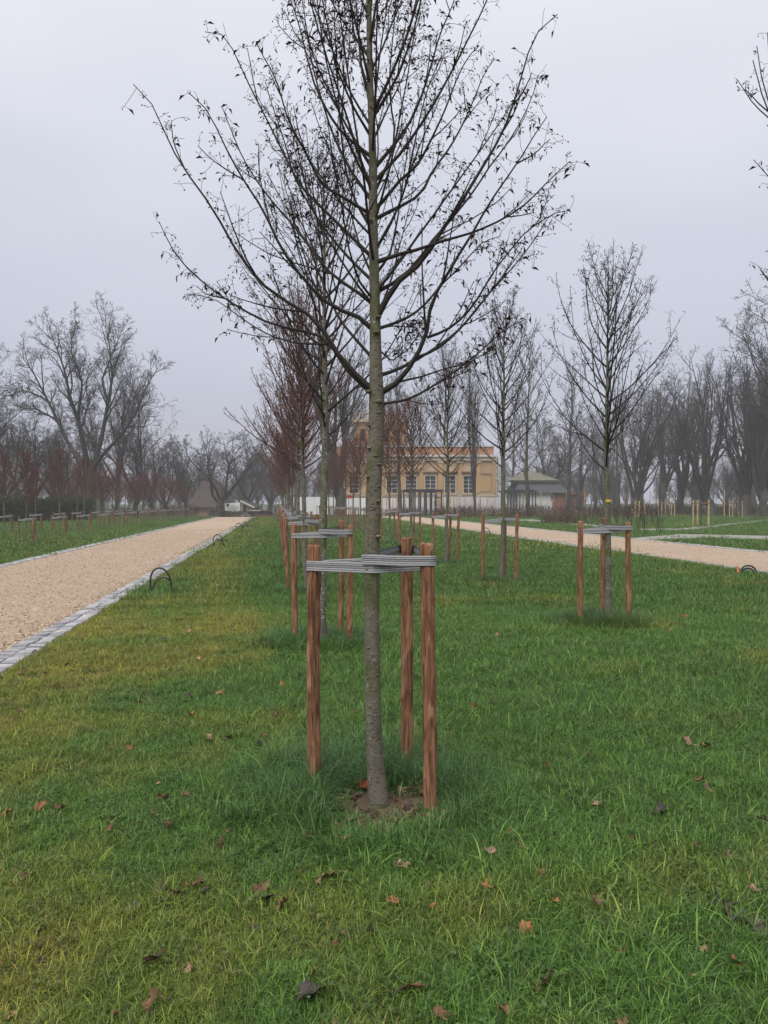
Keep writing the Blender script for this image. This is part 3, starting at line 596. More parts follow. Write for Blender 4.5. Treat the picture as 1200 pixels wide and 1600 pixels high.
def slim_tree(seed, Ht, r0, nb, blen, **kw):
    r = np.random.default_rng(seed); z = np.linspace(-.3, Ht, 16); c = np.stack([np.cumsum(r.normal(0, .06, 16)), np.cumsum(r.normal(0, .06, 16)), z], -1); c[:, :2] -= c[0, :2]; trr = np.interp(z, [-.3, .5, Ht * .5, Ht], [r0 * 1.4, r0, r0 * .6, .02])
    tz = Ht * (.22 + .76 * (np.arange(nb) + r.random(nb)) / nb); S = np.stack([np.interp(tz, z, c[:, 0]), np.interp(tz, z, c[:, 1]), tz], -1); az = np.arange(nb) * 2.4 + r.normal(0, .4, nb); a = np.interp(tz / Ht, [.2, 1], [1.05, .5]) + r.normal(0, .1, nb)
    D = np.stack([np.cos(az) * np.sin(a), np.sin(az) * np.sin(a), np.cos(a)], -1); P = grow(S, D, blen * Ht * np.interp(tz / Ht, [.2, .4, 1], [.8, 1, .35]) * (.7 + .5 * r.random(nb)), 8, .09, .09, r)
    return old_tree(r, P, r0 * .28 * np.interp(tz / Ht, [.2, 1], [1, .5]), c, trr, lv=(6, 5, 3), ang=(.65, .7, .8), ratio=(.45, .5, .55), trop=(.05, .02, 0), **kw)
OLD = {}
def reg(key, gs, bark_, lm='limb_old', tw='twig'):
    ms_ = []
    for g_, nm, mt in zip(gs, ('trunk', 'crown', 'twigs'), (bark_, lm, tw)):
        o = g_.build(nm, M[mt], link=False); ms_.append(o.data); bpy.data.objects.remove(o)
    OLD[key] = ms_
M['twig_old'] = simple('old twig bark', (.048, .038, .035), .9, .25, 1)
reg('oak', spread_tree(1, 15, 3.2, 1.35, 7, .42, wob=.16, tw=.015), 'bark_old', tw='twig_old')
reg('oak2', spread_tree(2, 15, 3.6, 1.2, 6, .40, wob=.18, tw=.015), 'bark_old', tw='twig_old')
reg('ash', spread_tree(3, 18, 4.0, .75, 6, .36, wob=.11, tw=.014), 'bark_old', tw='twig_old')
reg('ash2', spread_tree(4, 18, 3.4, .8, 5, .34, wob=.11, tw=.014), 'bark_ivy', tw='twig_old')
reg('multi', spread_tree(5, 20, 3.0, .55, 9, .62, wob=.08, tw=.014, lv=(9, 5, 3, 2), ang=(.45, .6, .7, .8), ratio=(.3, .5, .55, .6)), 'bark_old', tw='twig_old')
reg('multi2', spread_tree(6, 20, 2.4, .6, 10, .7, wob=.09, tw=.014, lv=(9, 5, 3, 2), ang=(.5, .6, .7, .8), ratio=(.28, .5, .55, .6)), 'bark_old', tw='twig_old')
reg('slim', slim_tree(7, 17, .26, 26, .24, tw=.013), 'bark_old', tw='twig_old')
reg('slim2', slim_tree(8, 17, .24, 22, .27, tw=.013), 'bark_ivy', tw='twig_old')
OLDH = dict(oak=15, oak2=15, ash=18, ash2=18, multi=20, multi2=20, slim=17, slim2=17)
def put_old(u, d, vtop, key, label, group, wid=1.0, rz=None):
    p = Pd(u, d); p[2] = float(gz(p[0], p[1])); ht = zat(vtop, d) - p[2]; s = ht / (OLDH[key] * 1.0); t = empty('bare_tree', p, rng.random() * 6.28 if rz is None else rz); t.scale = (s * wid, s * wid, s)
    label = label.replace('bare tree in', dict(oak='low wide-crowned', oak2='gnarled wide-crowned', ash='tall upright-limbed', ash2='mossy-trunked upright', multi='many-stemmed', multi2='thick many-stemmed', slim='slender single-stemmed', slim2='slender mossy')[key] + ' bare tree in')
    tag(t, label, 'tree', group); mk('trunk', OLD[key][0], t); c = mk('crown', OLD[key][1], t); o = mk('twigs', OLD[key][2], c); o['kind'] = 'stuff'; return t
# the tall maple-like tree behind the low stakes, limbs laid out as they stand
r = np.random.default_rng(21); d0 = 72.0; B0 = Pd(139, d0); B0[2] = float(gz(*B0[:2])); pq = lambda x, y, dd=0: at(x / 4, 460 + y / 4, d0 + dd) - B0
trunk = resample([(0, 0, -.3), pq(555, 1350), pq(558, 1200), pq(560, 1110), pq(562, 1050)], 9); LB = [
 (.34, [(550, 1090, 0), (500, 1000, 0), (430, 900, 1), (360, 740, 1.5), (300, 600, 2), (230, 460, 2), (190, 370, 2.4), (100, 260, 3)]), (.38, [(555, 1070, 0), (525, 900, -.5), (490, 720, -1), (430, 550, -1), (410, 400, -1.5), (360, 250, -2), (300, 90, -2)]),
 (.2, [(490, 720, -1), (495, 620, -1.5), (515, 520, -2), (515, 430, -2.5), (460, 320, -3), (440, 200, -3), (480, 50, -3)]), (.34, [(575, 1070, 0), (620, 930, .6), (660, 750, 1), (680, 600, 1), (715, 450, 1), (700, 330, 1), (690, 150, 1.5), (640, 30, 2)]),
 (.18, [(680, 600, 1), (640, 450, 1.5), (685, 340, 2), (740, 200, 2.5), (780, 90, 3)]), (.28, [(575, 1090, 0), (620, 990, -1), (700, 900, -2), (790, 800, -3), (880, 640, -4), (900, 550, -4), (960, 440, -4), (1020, 340, -4)]),
 (.15, [(520, 760, -1), (540, 660, .4), (590, 540, 1)]), (.16, [(360, 740, 1.5), (300, 690, 2), (200, 640, 2), (90, 660, 2)]), (.15, [(300, 600, 2), (240, 560, 1.5), (140, 520, 1), (40, 560, 1)])]
gs = old_tree(r, [resample([pq(*q_) for q_ in pts], 11) for _, pts in LB], [x_ * .82 for x_, _ in LB], trunk, np.interp(np.linspace(0, 1, 9), [0, .15, 1], [1.0, .68, .55]), lv=(13, 7, 5, 3), ratio=(.30, .48, .55, .6), tw=.0125, t0=.3, wob=.12)
t = empty('bare_tree', B0); t.scale = (.97, .97, .91); tag(t, 'tallest bare tree with spreading forked limbs behind the low stake rows', 'tree', 'old bare trees')
gs[0].build('trunk', M['bark_ivy'], t); c = gs[1].build('crown', M['limb_old'], t); o = gs[2].build('twigs', M['twig_old'], c); o['kind'] = 'stuff'
# the thick many-stemmed tree behind the avenue, before the yellow building
GL, GR, GC = 'bare trees behind the saplings', 'bare trees of the park edge beyond the garden', 'bare trees around the yellow building'
wl = 'bare tree in the belt of trees behind the stake rows and green hedge'
for u, d, vt, key, wd in [(8, 84, 640, 'oak', 1.0), (38, 92, 655, 'ash2', 1.1), (52, 80, 640, 'oak2', .9), (92, 84, 668, 'oak', .9), (105, 100, 660, 'oak2', 1.0), (160, 95, 640, 'ash', .9), (182, 84, 555, 'ash', .75), (212, 80, 578, 'ash2', .95), (238, 96, 660, 'oak2', .9), (262, 110, 690, 'oak', 1.0), (290, 104, 688, 'oak2', .8), (-30, 86, 600, 'ash', 1.0), (-75, 80, 560, 'oak', 1.0), (20, 120, 690, 'slim', 1.0), (75, 118, 690, 'slim2', 1.2), (130, 120, 680, 'slim', 1.0), (225, 125, 690, 'ash', 1.0)]:
    put_old(u, d, vt, key, wl, GL, wd)
put_old(340, 100, 666, 'oak2', 'wide bare oak-like tree in front of the thatched barn', GL, 1.25, 2.0); put_old(384, 132, 676, 'oak', 'wide bare tree behind the white banner', GL, 1.2, .5)
put_old(318, 140, 690, 'oak', wl, GL); put_old(420, 150, 700, 'oak2', wl, GL, 1.2); put_old(402, 175, 715, 'ash', wl, GL, 1.3); put_old(450, 160, 700, 'oak', wl, GL, 1.2)
put_old(532, 84, 500, 'multi', 'thick many-stemmed old tree between the lime row and yellow building', GC, 1.0, 1.0)
put_old(742, 92, 560, 'multi', 'forked bare tree right in front of the yellow facade', GC, .32, .3)
wc = 'slender bare tree standing near the yellow building and pergolas'
for u, d, vt, key in [(626, 88, 560, 'slim'), (657, 130, 590, 'slim2'), (690, 135, 570, 'slim'), (735, 140, 565, 'slim2'), (826, 82, 552, 'slim2'), (886, 92, 575, 'slim'), (852, 140, 640, 'oak'), (798, 140, 610, 'slim'), (905, 125, 640, 'ash'), (930, 135, 650, 'slim2'), (612, 140, 600, 'slim2'), (580, 145, 600, 'ash')]:
    put_old(u, d, vt, key, ('slender bare tree standing before the hoarding and house' if d < 100 else 'slender bare tree rising behind the yellow building and house') if 'slim' in key else 'spreading bare tree behind the house and yellow building', GC, .9)
wr = 'bare tree in the belt of tall trees beyond the garden lawn'
for u, d, vt, key, wd in [(968, 105, 620, 'slim', 1.0), (990, 92, 600, 'multi2', .8), (1040, 110, 585, 'ash', 1.0), (1062, 100, 590, 'multi', .8), (1110, 92, 555, 'multi2', .85), (1165, 90, 552, 'multi2', .8), (1192, 88, 545, 'multi', .8), (1085, 130, 590, 'oak', 1.0), (1030, 140, 620, 'slim2', 1.0), (1215, 100, 540, 'multi2', .9), (1250, 92, 530, 'multi', .9), (1290, 95, 540, 'ash', 1.0), (1005, 135, 620, 'ash', 1.0), (945, 120, 640, 'ash2', .9), (1180, 135, 580, 'ash', 1.1)]:
    put_old(u, d, vt, key, wr, GR, wd)
put_old(1222, 68, 432, 'ash', 'tall round-crowned bare tree rising above the garden tree belt', GR, .9, 4.2)

# ---------------------------------------------------------------- buildings (local x to the right, y away from the garden, both as the camera looks)
def frame(name, u, d, label, cat, rz=0.0, drop=True):
    p = Pd(u, d); p[2] = float(gz(p[0], p[1])) if drop else 0; t = empty(name, p, -TH + rz); tag(t, label, cat); return t
M['ochre'] = simple('ochre stucco', (.44, .285, .14), .9, .2, .35); M['ochre2'] = simple('pale ochre stucco', (.37, .255, .155), .9, .2, .5); M['stone'] = simple('pale sandstone', (.43, .35, .26), .9, .18, 1); M['coping'] = simple('zinc coping', (.50, .49, .47), .6, .15, 2)
M['terracotta'] = simple('terracotta stucco', (.34, .175, .095), .9, .18, .6); M['glass'] = simple('dark window glass', (.012, .013, .018), .12, .3, 1, spec=.6); M['frame_white'] = simple('white frame', (.55, .54, .52), .7, .1, 4)
M['hoarding'] = simple('hoarding panel', (.56, .52, .53), .75, .08, 1.2, rnd=.08); M['hoard_white'] = simple('white hoarding panel', (.66, .66, .68), .7, .06, 1, rnd=.05)
k_ = 112 / F
pal = frame('yellow_palace', 600, 112, 'ochre yellow classical building with square tower behind the hoarding', 'building', drop=False)
X = lambda u: (u - 600) * k_
Z = lambda v: zat(v, 112)
def wall_open(x0, x1, z0, z1, ops, y0, y1):
    g = Geo(); xs_ = sorted({x0, x1, *[o[0] for o in ops], *[o[1] for o in ops]}); zs_ = sorted({z0, z1, *[o[2] for o in ops], *[o[3] for o in ops]})
    for a, b_ in zip(xs_, xs_[1:]):
        for c, d in zip(zs_, zs_[1:]):
            if not any(o[0] <= a and b_ <= o[1] and o[2] <= c and d <= o[3] for o in ops): g.box(a, b_, y0, y1, c, d)
    return g
wins = [(X(u) - .05, X(u) + 1.42, Z(770), Z(744)) for u in (545, 575, 605, 635, 665, 696, 725)]
wall_open(X(522), X(775), -.5, Z(712), wins, 0, .5).build('wall', M['ochre2'], pal, False)
g = Geo(); g.box(X(522), X(522) + .5, .5, 15, -.5, Z(712)); g.box(X(775) - .5, X(775), .5, 15, -.5, Z(712)); g.box(X(522), X(775), 15, 15.5, -.5, Z(712)); g.build('side_wall', M['ochre'], pal, False)
g = Geo(); g.box(X(522) - .2, X(775) + .2, -.2, 15.7, Z(776), Z(772)); g.build('plinth', M['stone'], pal, False)
Geo().box(X(522) - .45, X(775) + .45, -.45, 15.9, Z(714), Z(711)).build('cornice', M['coping'], pal, False); Geo().box(X(522) - .25, X(775) + .25, -.25, 15.8, Z(720), Z(714.02)).build('frieze', M['stone'], pal, False)
Geo().box(X(522) + .3, X(775) - .3, .3, 15, Z(710.98), Z(698)).build('attic', M['terracotta'], pal, False); Geo().box(X(522) + .15, X(775) - .15, .15, 15.2, Z(697.98), Z(696)).build('attic_coping', M['coping'], pal, False)
Geo().box(X(522) + 2, X(775) - 2, 2, 14, Z(696), Z(694)).build('roof', M['steel_dark'], pal, False)
for n_, (a, b_, c, d) in enumerate(wins):
    wf = Geo(); 
    for bx in ((a - .22, a - .003, c - .1, d + .2), (b_ + .003, b_ + .22, c - .1, d + .2), (a - .0029, b_ + .0029, d + .003, d + .2)): wf.box(bx[0], bx[1], -.08, .1, bx[2], bx[3])
    w_ = wf.build('window', M['stone'], pal, False); Geo().box(a, b_, .28, .31, c, d).build('pane', M['glass'], w_, False)
    gb_ = Geo(); xm = (a + b_) / 2; gb_.box(xm - .035, xm + .035, .2, .27, c, d)
    for f_ in (.28, .52, .76): gb_.box(a, b_, .205, .268, c + (d - c) * f_ - .03, c + (d - c) * f_ + .03)
    gb_.build('glazing_bar', M['frame_white'], w_, False); Geo().box(a - .35, b_ + .35, -.3, .1, c - .28, c - .103).build('sill', M['stone'], w_, False)
    Geo().box(a - .4, b_ + .4, -.35, .1, d + .55, d + .75).build('lintel', M['terracotta'], w_, False); Geo().prism([(xm - .6, d + .753), (xm + .6, d + .753), (xm + .35, d + 1.25), (xm, d + 1.45), (xm - .35, d + 1.25)], 1, -.2, .05).build('cartouche', M['stone'], w_, False)
for u in (524, 540, 566, 596, 626, 655, 685, 715, 744, 771):
    x = X(u) + .3; p_ = Geo().box(x - .32, x + .32, -.14, .02, Z(771), Z(724)).build('pilaster', M['ochre'], pal, False); Geo().box(x - .42, x + .42, -.22, .02, Z(724) + .003, Z(720.2)).build('capital', M['stone'], p_, False)
for x0, x1 in ((X(750), X(766)),):
    pn = Geo().box(x0, x1, -.07, .02, Z(768), Z(742)).build('panel', M['ochre'], pal, False); Geo().box(x0 - .1, x1 + .1, -.16, .02, Z(741.5), Z(739)).build('lintel', M['terracotta'], pal, False)
tx0, tx1 = X(552), X(636); tz0, tz1 = Z(697), Z(657)
ops = [(tx0 + f_ * (tx1 - tx0) - .35, tx0 + f_ * (tx1 - tx0) + .35, tz0 + 1.0, tz1 - 1.0) for f_ in (.17, .39, .61, .83)]
tw_ = wall_open(tx0, tx1, tz0, tz1, ops, 2.5, 3).build('tower', M['terracotta'], pal, False)
g = Geo(); g.box(tx0, tx0 + .4, 3, 10.5, tz0, tz1); g.box(tx1 - .4, tx1, 3, 10.5, tz0, tz1); g.box(tx0, tx1, 10.5, 11, tz0, tz1); g.build('tower_wall', M['ochre2'], tw_, False)
for a, b_, c, d in ops: Geo().box(a, b_, 2.85, 2.88, c, d).build('pane', M['glass'], tw_, False)
for f_ in (.06, .28, .5, .72, .94): x = tx0 + f_ * (tx1 - tx0); Geo().box(x - .2, x + .2, 2.38, 2.52, tz0 + .2, tz1 - .3).build('pilaster', M['ochre'], tw_, False)
Geo().box(tx0 - .4, tx1 + .4, 2.1, 11.4, tz1, tz1 + .45).build('tower_cornice', M['stone'], tw_, False)
bl = Geo().box(tx0 - .1, tx1 + .1, 2.3, 2.6, tz1 + 1.25, tz1 + 1.4).build('balustrade', M['stone'], pal, False)
me_ = None
for q_ in np.arange(tx0, tx1 + .1, .42):
    if me_ is None: o = Geo().tubes(np.array([(0, 0, 0), (0, 0, .2), (0, 0, .45), (0, 0, .8)]), np.array([.07, .13, .08, .08]), 6).build('baluster', M['stone'], bl); me_ = o.data
    else: o = mk('baluster', me_, bl)
    o.location = (q_, 2.45, tz1 + .45)
# scaffold at the right-hand corner
scf = frame('scaffold', 776, 111, 'narrow pale scaffold tower at the corner of the yellow building', 'scaffold', drop=False); me_ = None
for x in (0, .9):
    for y in (0, 1): Geo().tubes(np.array([(x, y, 0), (x, y, Z(714))]), np.array([.04, .04]), 6).build('standard', M['frame_white'], scf)
for n_, z in enumerate(np.arange(1, Z(716), 1.0)): o = Geo().box(-.05, .95, -.05, 1.05, z, z + .06).build('deck', M['coping'], scf, False)
# hoarding
hd = frame('site_hoarding', 650, 102, 'pale site hoarding fence of upright panels before the yellow building', 'fence', drop=False); kh = 102 / F
xs_ = np.arange((455 - 650) * kh, (778 - 650) * kh, 1.0); me_ = [None, None]
for n_, x in enumerate(xs_):
    w_ = int(x < (572 - 650) * kh); h_ = 2.35 + .06 * math.sin(x * .3)
    if abs(x - (678 - 650) * kh) < .5: continue
    if me_[w_] is None: o = Geo().box(.012, .988, -.02, .02, .02, 1).build('panel', M['hoard_white' if w_ else 'hoarding'], hd, False); me_[w_] = o.data
    else: o = mk('panel', me_[w_], hd)
    o.location = (x, .01 * math.sin(n_ * 3), 0); o.scale = (1, 1, h_)
    if not w_: Geo().box(x - .035, x + .035, -.09, -.025, 0, h_ - .15).build('batten', M['stone'], hd, False)
Geo().box(xs_[0], xs_[-1] + 1, .04, .1, 1.0, 1.1).build('rail', M['frame_white'], hd, False); Geo().box(xs_[0], xs_[-1] + 1, .04, .1, 2.0, 2.1).build('rail', M['frame_white'], hd, False)
Geo().box((677 - 650) * kh, (681 - 650) * kh, .3, .36, 0, 2.2).build('gate', M['black'], hd, False)
rs_ = frame('red_sign', 545, 100.5, 'small red sheet showing above the white hoarding', 'sign', drop=False); Geo().prism([(-.6, 2.2), (.55, 2.2), (.5, 2.5), (.1, 2.6), (-.5, 2.42)], 1, 0, .03).build('sheet', simple('red sheet', (.32, .045, .03), .7, .2, 3), rs_, False); Geo().tubes(np.array([(0, .05, 0), (0, .05, 2.6)]), np.array([.04, .04]), 6).build('post', M['steel_dark'], rs_)
bn = frame('litter_bin', 536, 88, 'dark litter bin on a post in front of the white hoarding', 'bin', drop=False); Geo().box(-.26, .03, -.15, .15, .12, 1.15).build('bin_body', M['black'], bn, False); Geo().box(-.30, .07, -.18, .18, 1.153, 1.2).build('lid', M['steel_dark'], bn, False); Geo().box(.05, .19, -.05, .05, 0, 1.3).build('post', M['steel_dark'], bn, False)
# pergolas of dark steel
def pergola(u0, u1, d, label, slope):
    t = frame('steel_pergola', (u0 + u1) / 2, d, label, 'pergola', slope, drop=False); wd = (u1 - u0) / F * d; n_ = 6
    for i_ in range(n_):
        for y in (0, 2.2): x = -wd / 2 + wd * i_ / (n_ - 1); Geo().box(x - .06, x + .06, y - .06, y + .06, 0, 2.9).build('post', M['steel_dark'], t, False)
    for y in (0, 2.2): Geo().box(-wd / 2 - .3, wd / 2 + .3, y - .09, y + .09, 2.902, 3.08).build('beam', M['steel_dark'], t, False)
    for i_ in range(n_ * 2): x = -wd / 2 + wd * (i_ + .5) / (n_ * 2); Geo().box(x - .05, x + .05, -.5, 2.7, 3.083, 3.2).build('rafter', M['steel_dark'], t, False)
pergola(642, 694, 90, 'dark steel pergola in front of the facade windows', .5); pergola(783, 832, 92, 'dark steel pergola beside the hip-roofed house', -.35)
# hip-roofed house
hs = frame('hip_roofed_house', 845, 122, 'low house with dark double hipped roof, white and brick walls', 'house', drop=False); kk = 122 / F
M['roof_moss'] = simple('mossy roof', (.13, .125, .095), .95, .25, 1.5); M['roof_dark'] = simple('dark tar roof', (.055, .06, .065), .8, .2, 2); M['brick'] = simple('red brick', (.27, .115, .08), .95, .25, 6); M['limewash'] = simple('limewash wall', (.60, .60, .60), .9, .1, 1)
hx = lambda u: (u - 845) * kk
hz = lambda v: zat(v, 122)
Geo().box(hx(808), hx(863), 0, 9, 0, hz(769)).build('wall', M['limewash'], hs, False); Geo().box(hx(863) + .003, hx(886), 0, 9, 0, hz(769)).build('brick_wall', M['brick'], hs, False)
def hip(g, x0, x1, y0, y1, z0, X0, X1, Y0, Y1, z1): g.add([(x0, y0, z0), (x1, y0, z0), (x1, y1, z0), (x0, y1, z0), (X0, Y0, z1), (X1, Y0, z1), (X1, Y1, z1), (X0, Y1, z1)], [(0, 1, 5, 4), (1, 2, 6, 5), (2, 3, 7, 6), (3, 0, 4, 7), (4, 5, 6, 7), (3, 2, 1, 0)]); return g
rf_ = hip(Geo(), hx(802), hx(889), -.6, 9.6, hz(770), hx(812), hx(876), 1.2, 7.8, hz(754)).build('roof', M['roof_dark'], hs, False); Geo().box(hx(813), hx(875), 1.4, 7.6, hz(754), hz(750.5)).build('clerestory', M['limewash'], rf_, False)
hip(Geo(), hx(799), hx(876.5), .6, 8.4, hz(750.4), hx(829), hx(838), 4, 5, hz(734)).build('upper_roof', M['roof_moss'], rf_, False)
w_ = Geo().box(hx(860), hx(864.5), -.06, .05, hz(783), hz(773)).build('window', M['frame_white'], hs, False); Geo().box(hx(861), hx(863.6), -.075, -.063, hz(782), hz(774)).build('pane', M['glass'], w_, False)
for u in (870, 876, 882): Geo().box(hx(u) - .06, hx(u) + .06, -.08, 0, 0, hz(769)).build('timber_post', M['stake_old'], hs, False)
sh = frame('garden_shed', 905, 128, 'small brown shed with flat roof right of the hip-roofed house', 'shed', drop=False); Geo().box(-1.1, 1.1, 0, 2.5, 0, 3.0).build('wall', M['stake_old'], sh, False); Geo().prism([(-.3, 3.0), (2.8, 3.0), (2.8, 3.25), (-.3, 3.5)], 0, -1.35, 1.35).build('roof', M['brick'], sh, False); Geo().box(-.5, .4, -.03, .02, 0, 2.1).build('door', M['roof_dark'], sh, False)
# thatched barn, gabled house, banner, cars at the far end of the wide road
M['thatch'] = simple('old thatch', (.062, .050, .043), 1, .25, 1.2); M['brick_pale'] = simple('pale brick', (.30, .19, .13), .95, .2, 5)
bd = 128; bn_ = frame('thatched_barn', 322, bd, 'low brick barn with big steep thatched roof behind the saplings', 'barn'); kb = bd / F; bz = lambda v: zat(v, bd) + DROP
Geo().box(-2.3, 2.4, 0, 8, 0, bz(792)).build('wall', M['brick_pale'], bn_, False); g = hip(Geo(), -2.9, 3.0, -.7, 8.7, bz(793), -1.5, 1.6, 3.2, 4.4, bz(752)); rf_ = g.build('roof', M['thatch'], bn_, False); Geo().box(.3, .9, 3.5, 4.1, bz(756), bz(748)).build('chimney', M['brick'], rf_, False)
w_ = Geo().box(.5, 1.6, -.06, .06, bz(803), bz(796)).build('window', M['frame_white'], bn_, False); Geo().box(.6, 1.02, -.08, -.063, bz(802.4), bz(796.6)).build('pane', M['glass'], w_, False); Geo().box(1.08, 1.5, -.08, -.063, bz(802.4), bz(796.6)).build('pane', M['glass'], w_, False)
gh = frame('gabled_house', 380, 126, 'small brick house with white-edged gable beside the banner', 'house'); zz_ = lambda v: zat(v, 126) + DROP
Geo().prism([(-1.4, 0), (1.6, 0), (1.6, zz_(793)), (-.4, zz_(784)), (-1.4, zz_(788))], 1, 0, 7).build('wall', M['brick_pale'], gh, False); g = Geo(); g.prism([(-.4, zz_(784) + .01), (1.9, zz_(794)), (1.9, zz_(794) + .22), (-.4, zz_(784) + .3)], 1, -.4, 7.2); g.build('roof', M['thatch'], gh, False); Geo().prism([(-.4, zz_(784) + .0), (1.95, zz_(794) - .02), (1.95, zz_(794) + .2), (-.4, zz_(784) + .28)], 1, -.5, -.42).build('barge_board', M['frame_white'], gh, False)
for x in (-.9, .25): w_ = Geo().box(x - .42, x + .42, -.06, .06, .9, 2.3).build('window', M['stone'], gh, False); Geo().box(x - .34, x + .34, -.08, -.063, 1.0, 2.2).build('pane', M['glass'], w_, False)
bb = frame('white_banner', 363, 106, 'white printed banner on posts at the end of the wide road', 'banner'); zb = lambda v: zat(v, 106) + DROP; kb = 106 / F; g = Geo()
xs_ = np.linspace(-1.0, 1.05, 14); top = np.linspace(zb(787.5), zb(786), 14); bot = np.interp(xs_, [-1, -.5, -.45, 1.05], [zb(798.5), zb(799), zb(800), zb(800)]); yv = .06 * np.sin(xs_ * 4); n_ = 14
g.add(np.concatenate([np.stack([xs_, yv, bot], -1), np.stack([xs_, yv, top], -1), np.stack([xs_, yv + .02, bot], -1), np.stack([xs_, yv + .02, top], -1)]), [(i_, i_ + 1, n_ + i_ + 1, n_ + i_) for i_ in range(13)] + [(2 * n_ + i_ + 1, 2 * n_ + i_, 3 * n_ + i_, 3 * n_ + i_ + 1) for i_ in range(13)]); g.build('sheet', simple('white pvc sheet', (.72, .72, .72), .6, .04, 1), bb)
Geo().prism([(-.85, zb(788)), (-.4, zb(788)), (-.42, zb(791.5)), (-.62, zb(793)), (-.83, zb(791.5))], 1, -.09, -.075).build('crest', M['steel_dark'], bb, False)
for v, x0, x1 in ((790, -.2, .5), (792.3, -.25, .85), (794.3, -.8, .8), (796, -.8, .4)): Geo().box(x0, x1, -.09, -.078, zb(v) - .035, zb(v) + .035).build('print_line', simple('grey print', (.42, .42, .43), .7, .1), bb, False)
for x in (-1.05, 1.1): Geo().tubes(np.array([(x, .05, 0), (x, .05, zb(785))]), np.array([.05, .05]), 8, True).build('post', M['stake_old'], bb)
def car(u, d, rz, paint, label):
    t = frame('parked_car', u, d, label, 'car', rz); t['group'] = 'cars parked behind the low hedge'
    body = [(-2.1, .35), (2.1, .35), (2.15, .6), (2.05, .82), (1.2, .95), (.55, 1.42), (-.75, 1.46), (-1.6, 1.0), (-2.1, .9), (-2.15, .6)]; g = Geo(); g.prism(body, 1, -.82, .82); b_ = g.build('body', paint, t, False)
    for y in (-.823, .823):
        Geo().prism([(1.05, .96), (.5, 1.36), (-.05, 1.38), (-.05, .96)], 1, y - .01, y + .01).build('side_window', M['glass'], t, False); Geo().prism([(-.15, .96), (-.15, 1.38), (-.7, 1.38), (-1.35, .99)], 1, y - .01, y + .01).build('side_window', M['glass'], t, False)
        for x in (-1.3, 1.3):
            wv_ = Geo().tubes(np.array([(x, y * .85, .32), (x, y * 1.03, .32)]), np.array([.32, .32]), 14, True).build('wheel', M['black'], t, False); Geo().tubes(np.array([(x, y * 1.03, .32), (x, y * 1.045, .32)]), np.array([.19, .17]), 10, True).build('rim', M['coping'], wv_, False)
        Geo().box(2.05, 2.16, y * .75 - .15, y * .75 + .15, .62, .76).build('headlight', M['frame_white'], t, False)
    Geo().add([(1.17, -.72, .98), (1.17, .72, .98), (.58, .66, 1.41), (.58, -.66, 1.41)] , [(0, 1, 2, 3)]).build('windscreen', M['glass'], t, False)
car(402, 112, -.2, simple('silver paint', (.5, .5, .52), .35, .05, 1, spec=.5), 'silver parked car behind the low hedge by the banner'); car(416, 108, .1, simple('maroon paint', (.16, .035, .05), .35, .1, 1, spec=.5), 'maroon parked car at the end of the lime row')

# ---------------------------------------------------------------- hedges, shrubs and posts
M['hedge'] = simple('conifer hedge', (.042, .058, .016), .9, .5, 3); M['hedge_low'] = simple('box hedge', (.05, .055, .028), .9, .45, 3); M['shrub_brown'] = simple('brown shrub', (.135, .085, .05), .95, .4, 2); M['shrub_gold'] = simple('straw shrub', (.24, .17, .075), .95, .35, 2); M['shrub_red'] = simple('red brown ground shrub', (.17, .09, .05), .95, .35, 2)
def foliage(n, sx, sy, sz, size, r, up=.0, top=None):
    """many small leaf faces through a box-like volume with uneven top"""
    x = r.uniform(-sx, sx, n); y = r.uniform(-sy, sy, n); h = sz * (.78 + .22 * np.sin(x * 2.3 + 1) * np.sin(x * .9 + y * 3)) if top is None else top(x); z = h * r.random(n) ** .7
    c = np.stack([x, y, z], -1); a = r.normal(0, 1, (n, 3)); a[:, 2] += up; a = nrm(a); b_ = nrm(np.cross(a, r.normal(0, 1, (n, 3)))); s = size * (.5 + r.random(n))[:, None]
    V = np.stack([c, c + a * s * .5 + b_ * s * .22, c + a * s, c + a * s * .5 - b_ * s * .22], 1); return Geo().add(V, np.arange(n * 4).reshape(-1, 4))
def stems(n, sx, sy, sz, r, rad=.008, lean=.25):
    S = np.stack([r.uniform(-sx, sx, n), r.uniform(-sy, sy, n), np.full(n, -.05)], -1); D = np.stack([r.normal(0, lean, n), r.normal(0, lean, n), np.ones(n)], -1); P = grow(S, D, sz * (.6 + .5 * r.random(n)), 4, .1, .03, r); g = Geo().tubes(P, np.full((n, 5), rad), 3)
    S, D, t, pi = shoots(P, 4, .25, 1, .6, .2, r); g.tubes(grow(S, D, sz * .35 * (.4 + r.random(len(t))), 3, .1, .02, r), np.full((len(t), 4), rad * .7), 3); return g
r = np.random.default_rng(33)
h0, h1 = Pd(-60, 58), Pd(140, 70); L_ = np.linalg.norm(h1 - h0); t = empty('conifer_hedge', (h0 + h1) / 2, math.atan2((h1 - h0)[1], (h1 - h0)[0])); tag(t, 'dark green clipped conifer hedge behind the low stakes', 'hedge')
foliage(26000, L_ / 2, .5, 1.75, .16, r, 1.2, lambda x: 1.75 + .28 * np.abs(np.sin(x * 2.9)) + .12 * np.sin(x * 7.1)).build('foliage', M['hedge'], t, False); stems(120, L_ / 2, .3, 1.5, r, .02, .05).build('stems', M['limb_old'], t)
h0, h1 = Pd(326, 101), Pd(398, 101); t = empty('low_hedge', (h0 + h1) / 2 + (0, 0, float(gz(h0[0], h0[1]))), math.atan2((h1 - h0)[1], (h1 - h0)[0])); tag(t, 'low dark hedge across the end of the wide road', 'hedge'); foliage(6000, 3.1, .4, 1.15, .11, r, .5, lambda x: 1.15 + 0 * x).build('foliage', M['hedge_low'], t, False)
SH = [Geo(), Geo(), Geo()]
shr = []
